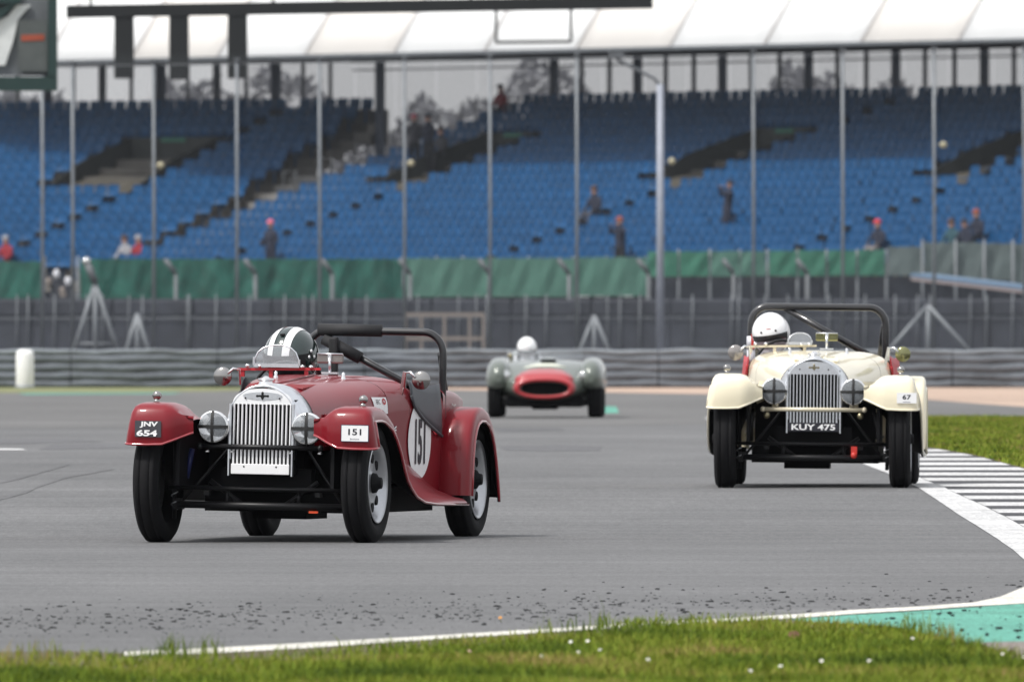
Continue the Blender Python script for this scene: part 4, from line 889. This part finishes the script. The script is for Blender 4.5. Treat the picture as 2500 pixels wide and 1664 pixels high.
conc = mat('terrace_concrete', (.12, .112, .10), .85, var=.35, scale=.6, coords='Object'); conc_l = mat('pale_steps', (.21, .205, .195), .8, var=.2, scale=.8)
seat_m = mat('blue_seat', (.003, .064, .175), .45, var=.22, scale=.9, spec=.22); NR = 19
def terrace(pf, a0, a1, n=NR, m_=conc, name='terrace'):
    q = MB()
    for r in range(n):
        A, B = pf(a0(r), r - .5), pf(a1(r), r - .5); C, D = pf(a1(r), r + .5), pf(a0(r), r + .5)
        zz = pf(0, r).z
        t4 = [Vector((p.x, p.y, zz)) for p in (A, B, C, D)]; lo = [Vector((p.x, p.y, zz - .32)) for p in (A, B, C, D)]
        q.add(t4 + lo, [(0, 1, 2, 3), (2, 6, 7, 3), (0, 4, 5, 1), (0, 3, 7, 4), (1, 5, 6, 2)])
    return sbuild(q, name, m_)
terrace(ptR, lambda r: -.3, lambda r: 110); terrace(ptL, lambda r: -60, lambda r: .4 + .26 * r)
# wedge of stairs between the blocks
q = MB()
for r in range(6, NR):
    A, B = ptL(.4 + .26 * r, r - .5), ptR(-.3, r - .5); C, D = ptR(-.3, r + .5), ptL(.4 + .26 * r, r + .5); zz = ptR(0, r).z - .03
    k4 = [Vector((p.x, p.y, zz)) for p in (A, B, C, D)]; lo = [Vector((p.x, p.y, zz - .4)) for p in (A, B, C, D)]
    q.add(k4 + lo, [(0, 1, 2, 3), (2, 6, 7, 3)])
sbuild(q, 'stairway', conc_l)
def seat_mesh():
    q = MB(); w = .228
    rows = []
    for (y, z, ww) in ((-.20, .425, .9), (-.21, .445, 1), (-.10, .435, 1), (.06, .43, 1), (.14, .46, 1), (.17, .56, 1), (.185, .68, 1), (.19, .755, .96), (.19, .79, .78), (.19, .805, .45)):
        rows.append([(-w * ww, y - .02, z + .015), (-w * ww * .6, y, z), (w * ww * .6, y, z), (w * ww, y - .02, z + .015)])
    q.grid(rows); q.box((0, .06, .22), (.05, .05, .42)); return q
sm_ = seat_mesh().mesh('seat', seat_m)
cands = []
voms = [(35, 41.2), (5.5, 11.2), (64.5, 70.2)]
for r in range(NR):
    for a in range(0, 108):
        aa = a + .5
        if any(abs(aa - c) < .55 for c in (11.8, 41.8, 71.3)) and r > 3.2: continue
        if any(abs(aa - c) < .8 for c in (42.5, 72)) and r <= 3.2: continue
        if any(lo <= aa <= hi for lo, hi in voms) and 4 <= r <= 9: continue
        p = ptR(aa, r); x, y = pix(p)
        if -40 < x < 2560: cands.append((p.y, p, R(-57.4)))
    for a in range(-58, 3):
        aa = a + .5
        if aa > .2 + .26 * r - .3: continue
        if abs(aa + 6.5) < .9: continue
        if -14.5 <= aa <= -7.2 and 4 <= r <= 9: continue
        p = ptL(aa, r); x, y = pix(p)
        if -40 < x < 2560: cands.append((p.y, p, R(-39)))
cands.sort(key=lambda c: c[0])
# the 300 that show largest and are not hidden behind the screens
front = [c for c in cands if pix(c[1])[1] - 60 < 600]; pick = set(id(c) for c in front[:300])
for c in cands:
    if id(c) in pick:
        o = bpy.data.objects.new('seat', sm_); COL.objects.link(o); o.parent = stand; o.location = c[1] - Vector((0, 560, 0)); o.rotation_euler = (rng.normal(0, .03), 0, c[2] + rng.normal(0, .03))
rest = [c for c in cands if id(c) not in pick]
sv = np.array([v.co[:] for v in sm_.vertices]); sp_ = [tuple(p.vertices) for p in sm_.polygons]
AV = []; AF = []
for k, c in enumerate(rest):
    ca, sa = math.cos(c[2]), math.sin(c[2]); j = rng.normal(0, .008); fold = 1
    X = sv[:, 0] * ca - sv[:, 1] * sa + c[1].x; Y_ = sv[:, 0] * sa + sv[:, 1] * ca + c[1].y - 560; AV.append(np.stack([X, Y_, sv[:, 2] + c[1].z + j], 1)); n0 = k * len(sv)
    AF += [tuple(i + n0 for i in f) for f in sp_]
me = bpy.data.meshes.new('seat_rows'); me.from_pydata(np.concatenate(AV).tolist(), [], AF); me.materials.append(seat_m); me.polygons.foreach_set('use_smooth', [True] * len(AF))
o = bpy.data.objects.new('seat_rows', me); COL.objects.link(o); o.parent = stand; o['kind'] = 'stuff'
# entrances cut into the rows
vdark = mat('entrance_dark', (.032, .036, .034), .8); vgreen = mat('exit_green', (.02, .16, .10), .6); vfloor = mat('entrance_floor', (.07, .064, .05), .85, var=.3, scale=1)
def vomitory(pf, a0, a1, lamp=True):
    q = MB()
    def P(a, r, z): p = pf(a, r); return Vector((p.x, p.y, z))
    zt_ = pf(0, 3.5).z + .55; zb = pf(0, 9.5).z - .02
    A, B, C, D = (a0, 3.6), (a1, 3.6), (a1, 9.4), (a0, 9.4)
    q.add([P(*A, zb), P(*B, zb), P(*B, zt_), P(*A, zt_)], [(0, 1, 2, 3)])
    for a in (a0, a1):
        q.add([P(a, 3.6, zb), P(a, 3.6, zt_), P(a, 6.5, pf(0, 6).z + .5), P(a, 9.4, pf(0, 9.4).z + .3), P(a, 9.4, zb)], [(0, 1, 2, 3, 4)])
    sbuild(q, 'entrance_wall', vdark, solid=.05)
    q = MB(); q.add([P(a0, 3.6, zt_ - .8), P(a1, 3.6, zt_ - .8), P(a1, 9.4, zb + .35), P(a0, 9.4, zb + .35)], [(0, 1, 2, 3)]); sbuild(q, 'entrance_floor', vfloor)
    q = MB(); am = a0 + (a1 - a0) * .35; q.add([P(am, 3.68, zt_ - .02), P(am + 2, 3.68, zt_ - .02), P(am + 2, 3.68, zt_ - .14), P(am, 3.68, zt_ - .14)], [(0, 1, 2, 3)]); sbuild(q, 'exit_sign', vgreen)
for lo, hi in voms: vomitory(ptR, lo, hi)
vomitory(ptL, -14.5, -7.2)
q = MB(); A, B = ptR(-.3, -.75), ptR(112, -.75); q.bar((A.x, A.y, ZT - .1), (B.x, B.y, ZT - .1), .06, 1.1); sbuild(q, 'rear_upstand', conc)
q = MB(); A, B = ptL(-60, -.75), ptL(.4, -.75); q.bar((A.x, A.y, ZT - .1), (B.x, B.y, ZT - .1), .06, 1.1); sbuild(q, 'rear_upstand', conc)
# handrails in the stairway
for k in range(6):
    r = 1.5 + k * 1.6; p0 = ptR(-1.2, r); p1 = ptR(-2.6, r)
    q = MB(); q.tube([p0, p0 + Vector((0, 0, 1.0)), p1 + Vector((0, 0, 1.0)), p1], .022, 6); sbuild(q, 'handrail', galv_d)
# columns and back frame
colm = mat('column_blue_grey', (.035, .05, .085), .6, var=.1); mull = mat('mullion_grey', (.10, .11, .13), .6)
ZE = CAMH + (HORIZON - 140) / F * 562
def column(p, w, z0, z1, m_, name):
    q = MB(); q.box((p.x, p.y, (z0 + z1) / 2), (w, w, z1 - z0), (0, 0, R(-50))); sbuild(q, name, m_)
for k in range(14):
    p = ptR(1.0 + k * 9.33, -1.2); column(p, .20, 0, ZE, colm, 'column')
    p2 = ptR(.2 + k * 9.33, -1.6); column(p2, .12, 0, ZE, mull, 'column')
    for j in (3.1, 6.2): column(ptR(1.0 + j + k * 9.33, -1.2), .10, ZT - 1, ZE, mull, 'mullion')
for k in range(7):
    p = ptL(-9.2 - k * 9.33, -1.2); column(p, .24, 0, ZE + .1, colm, 'column')
    for j in (-2.4, -4.6, 2.2, 4.4): column(ptL(-9.2 - k * 9.33 + j, -1.2), .09, ZT - 1, ZE, mull, 'mullion')
column(Vector((at(928, 300, 566)[0], 566, 0)), .22, 0, ZE, colm, 'column')
pa, pb = ptR(-22, -1.2), ptR(110, -1.2)
q = MB(); q.bar((pa.x, pa.y, ZE - .02), (pb.x, pb.y, ZE - .02), .2, .10); sbuild(q, 'eave_beam', galv)
q = MB(); q.bar((pa.x, pa.y, ZE - .30), (pb.x, pb.y, ZE - .30), .04, .05); sbuild(q, 'eave_rail', galv)
pa, pb = ptR(-24, -1.2), ptL(-60, -1.2); q = MB(); q.bar((pa.x, pa.y, ZE + .1), (pb.x, pb.y, ZE + .1), .2, .14)
net = g.copy(); net.name = 'grey_netting'; net.node_tree.nodes['Mix Shader'].inputs[0].default_value = .24; net.node_tree.nodes['Principled BSDF'].inputs['Base Color'].default_value = (.6, .6, .62, 1); net.node_tree.nodes['Principled BSDF'].inputs['Roughness'].default_value = .9
for k in range(-8, 22):
    A, B = ptR(k * 4.7, -1.9), ptR(k * 4.7 + 4.6, -1.9); 
    if k < 0: dz_ = 4.0
    else: dz_ = .6
    q = MB(); q.add([(A.x, A.y, ZT - dz_), (B.x, B.y, ZT - dz_), (B.x, B.y, ZE), (A.x, A.y, ZE)], [(0, 1, 2, 3)]); sbuild(q, 'back_netting', net)
# roof of white fabric bays on the eave line
roof_w = [mat('roof_fabric_white', (.80, .81, .81), .55, var=.02, scale=.3), mat('roof_fabric_cream', (.76, .735, .70), .55, var=.02, scale=.3)]
seam = mat('roof_seam', (.55, .53, .52), .6)
def rp(a, v, z): p = OR + uR * a - vR * (-v); return Vector((p.x, p.y, z))
FRONT = -8.0
ZF = CAMH + (ZE - CAMH) * (rp(0, FRONT, 0).y / rp(0, 1, 0).y)
base_a = (at(1290, 0, 560)[0] - OR.x) / uR.x
for k in range(-6, 13):
    a0, a1 = base_a + k * 5.03, base_a + (k + 1) * 5.03
    q = MB(); prof = [(FRONT, ZF), (FRONT + 1.0, ZF + 1.50), (FRONT + 2.4, ZF + 3.6), (FRONT + 5, ZF + 4.6), (3.0, ZF + 3.0)]
    rows = []
    for v, z in prof: rows.append([rp(a0 + (a1 - a0) * t, v, z + .10 * math.sin(math.pi * t) * (0 if v == FRONT else 1)) for t in np.linspace(0.004, .996, 7)])
    q.grid(rows); sbuild(q, 'roof_panel', roof_w[1] if k in (0, -2, 3, 6) else roof_w[0], solid=.02)
    q = MB(); q.tube([rp(a0, v, z + .02) for v, z in prof], .05, 6); sbuild(q, 'roof_seam', seam)
q = MB(); A, B = rp(base_a - 31, FRONT, ZF), rp(base_a + 66, FRONT, ZF); q.bar(A, B, .12, .10); sbuild(q, 'eave_edge', galv)
# ceiling slab under the roof
q = MB(); c4 = [rp(base_a - 31, FRONT + .1, ZF + .06), rp(base_a + 66, FRONT + .1, ZF + .06), rp(base_a + 66, 3, ZF + .10), rp(base_a - 31, 3, ZF + .10)]; q.prism(c4, (0, 0, .05)); sbuild(q, 'ceiling', mat('ceiling_grey', (.25, .26, .28), .8))

# spectators
navyc = mat('navy_coat', (.012, .016, .035), .85); blk = mat('dark_trousers', (.012, .013, .018), .9); redc = mat('red_coat', (.25, .01, .02), .8); pinkh = mat('pink_cap', (.6, .12, .18), .7); grey_c = mat('grey_coat', (.05, .05, .06), .85); brownh = mat('brown_hair', (.05, .025, .018), .8); whitec = mat('white_coat', (.28, .28, .30), .8); tealc = mat('teal_coat', (.02, .07, .09), .8); gingh = mat('ginger_hair', (.25, .06, .03), .8); redh = mat('red_hat', (.5, .02, .03), .7)
def place(px, py, side='R'):
    pf = ptR if side == 'R' else ptL
    best = None
    for r in np.arange(0, NR, 1.0):
        lo, hi = (-5, 110) if side == 'R' else (-60, 10)
        for _ in range(30):
            mid = (lo + hi) / 2
            if pix(pf(mid, r))[0] < px: lo = mid
            else: hi = mid
        p = pf(lo, r); d = abs(pix(p)[1] - py)
        if best is None or d < best[0]: best = (d, p)
    return best[1]
def sitter(px, head_py, side, coat, legs, hat, label, turn=0):
    p = place(px, head_py + 1.30 * 80, side) + Vector((0, 0, .44)); return spectator('sit', p, R(-45) + turn, coat, legs, hat, label)
def stander(px, foot_py, side, coat, legs, hat, label, pose='stand', tilt=0, turn=0):
    p = place(px, foot_py, side); return spectator(pose, p - Vector((0, .3, 0)), R(-45) + turn, coat, legs, hat, label, tilt=tilt)
sitter(1226, 212, 'R', redc, navyc, navyc, 'seated person in a red coat and dark hat at the top of the stairway', 0)
stander(1012, 420, 'R', grey_c, blk, pinkh, 'leftmost of the three dark figures beside the stairway', turn=.4)
stander(1046, 420, 'R', navyc, blk, navyc, 'middle, tallest of the three dark figures beside the stairway')
sitter(1080, 315, 'R', grey_c, blk, brownh, 'rightmost of the three dark figures beside the stairway, sitting')
stander(662, 690, 'R', navyc, navyc, pinkh, 'standing person in dark coat and pink cap above the green screen, left')
sitter(308, 600, 'L', whitec, tealc, brownh, 'seated person in a white top low in the left block')
sitter(342, 592, 'L', redc, blk, whitec, 'seated person in red with a pale hat low in the left block')
sitter(18, 590, 'L', redc, tealc, whitec, 'seated person at the left edge in a pale hat')
sitter(1455, 458, 'R', navyc, grey_c, brownh, 'seated dark figure half way up the middle rows')
stander(1514, 680, 'R', navyc, blk, gingh, 'person with ginger hair holding a camera above the green screen', 'camera')
stander(1765, 600, 'R', navyc, navyc, navyc, 'tall figure in navy standing up in the rows and leaning', 'camera', tilt=R(-8), turn=-.4)
sitter(2147, 540, 'R', navyc, tan, redh, 'seated person in a bright red hat at the right')
sitter(2327, 548, 'R', tealc, blk, brownh, 'leftmost of the three people sitting together at the right edge')
sitter(2359, 542, 'R', navyc, blk, navyc, 'middle of the three people sitting together at the right edge')
sitter(2388, 538, 'R', navyc, blk, gingh, 'rightmost of the three people sitting together at the right edge')

# ------------------------------------------------------------------ gantry with hanging boxes, framed board
YB = 450.0; sB = F / YB
gm_ = mat('gantry_black', (.004, .006, .007), .7)
def gp(px, py): return Vector(at(px, py, YB))
e = empty('signal_gantry', (0, YB, 0)); tag(e, 'black overhead gantry beam with three hanging boxes and an open frame', 'gantry')
off = Vector((0, -YB, 0)) 
q = MB(); A, B = gp(162, 29) + off, gp(1594, 6) + off; q.bar(A, B, .35, .31); q.build('beam', gm_, e)
for x0, x1, y1 in ((279, 327, 192), (413, 461, 195), (556, 604, 192)):
    q = MB(); c = (gp((x0 + x1) / 2, (y1 + 30) / 2) + off); q.box(c, ((x1 - x0) / sB, .3, (y1 - 30) / sB)); q.build('signal_box', gm_, e, bev=.02)
q = MB(); pts_ = [gp(1211, 20) + off, gp(1211, 104) + off, gp(1394, 102) + off, gp(1394, 20) + off]
for a_, b__ in zip(pts_, pts_[1:]): q.bar(a_, b__, .07)
q.build('hanging_frame', gm_, e)
for px in (222, 667, 1150): q = MB(); q.bar(gp(px, 20) + off, gp(px, -260) + off, .07); q.build('hanger', gm_, e)
q = MB(); q.bar(gp(100, -260) + off, gp(2700, -262) + off, .4); q.build('top_beam', gm_, e)
q = MB(); p_ = gp(2650, 0) + off; q.box((p_.x, 0, 5.4), (.4, .4, 10.8)); q.build('upright', gm_, e)
# framed board at top left
YK = 330.0
def kp(px, py, dy=0): v = Vector(at(px, py, YK)); return Vector((v.x, dy, v.z))
dg_ = mat('dark_green_frame', (.008, .030, .028), .5); gb = mat('board_grey', (.075, .085, .085), .7, var=.2, scale=2); ob = mat('board_orange', (.30, .06, .03), .7); wb = mat('board_white_cloth', (.6, .62, .62), .8, var=.1, scale=4, bump=.4, bscale=20)
e = empty('framed_board', (0, YK, 0)); tag(e, 'dark green framed board with a grey panel and orange strip at the upper left corner', 'board')
q = MB(); q.bar(kp(-160, 205), kp(140, 205), .3, .25); q.build('bottom_rail', dg_, e)
q = MB(); q.bar(kp(129, 190), kp(129, -120), .16, .3); q.build('side_post', dg_, e)
q = MB(); q.prism([kp(-160, 185, .1), kp(120, 185, .1), kp(120, -100, .1), kp(-160, -100, .1)], (0, .04, 0)); q.build('back_cloth', mat('board_back', (.11, .12, .13), .8, var=.3, scale=1.5), e)
q = MB(); q.prism([kp(-160, 165, .03), (kp(12, 160, .03)), kp(32, 100, .03), kp(44, 48, .03), kp(75, 12, .03), kp(40, 12, .03), kp(20, 40, .03), kp(-160, 120, .03)], (0, .04, 0)); q.build('white_cloth', wb, e)
q = MB(); q.prism([kp(44, 175, 0), kp(116, 175, 0), kp(116, 48, 0), kp(44, 48, 0)], (0, .05, 0)); q.build('grey_panel', gb, e)
q = MB(); q.prism([kp(52, 101, -.01), kp(108, 99, -.01), kp(108, 84, -.01), kp(52, 86, -.01)], (0, .02, 0)); q.build('orange_strip', ob, e)
q = MB(); q.bar(kp(-160, -5), kp(50, -5), .2, .2); q.bar(kp(-30, 60), kp(48, -6), .12, .12); q.build('brace', dg_, e)
q = MB(); v = kp(-200, 0); q.box((v.x, 0, 3.6), (.25, .25, 7.2)); q.build('support_post', dg_, e)

# ------------------------------------------------------------------ bare woods beyond the stand
q = MB(); wood = mat('bare_woods', (.22, .22, .235), .95, var=.3, scale=.25)
for k in range(22000):
    x = rng.uniform(-26, 26); prof = 9.9 + 1.0 * math.sin(x * .55 + 1) + .6 * math.sin(x * 1.3) + .3 * math.sin(x * 3.1); zc = rng.uniform(0, 1) ** .6 * prof; r_ = rng.uniform(.05, .16)
    yy = 720 + rng.uniform(-4, 4); dx = rng.normal(0, .5); q.add([(x - r_, yy, zc - r_), (x + r_, yy + .2, zc - r_), (x + dx * .4 + r_ * .2, yy, zc + r_ * 1.6)], [(0, 1, 2)])
tag(q.build('distant_woods', wood), 'grey blur of bare trees seen beneath the grandstand roof', 'woods', kind='stuff')

# ------------------------------------------------------------------ warm, slightly hazy air over the track
hz_ = bpy.data.materials.new('haze_air'); hz_.use_nodes = True; N, L = hz_.node_tree.nodes, hz_.node_tree.links
N.remove(N['Principled BSDF']); pv = N.new('ShaderNodeVolumePrincipled'); pv.inputs['Color'].default_value = (.84, .88, .94, 1); pv.inputs['Density'].default_value = .00003; pv.inputs['Anisotropy'].default_value = .2
L.new(pv.outputs[0], N['Material Output'].inputs['Volume'])
q = MB(); q.box((0, 670, 10), (1800, 1500, 22.5)); tag(q.build('haze', hz_), kind='stuff')
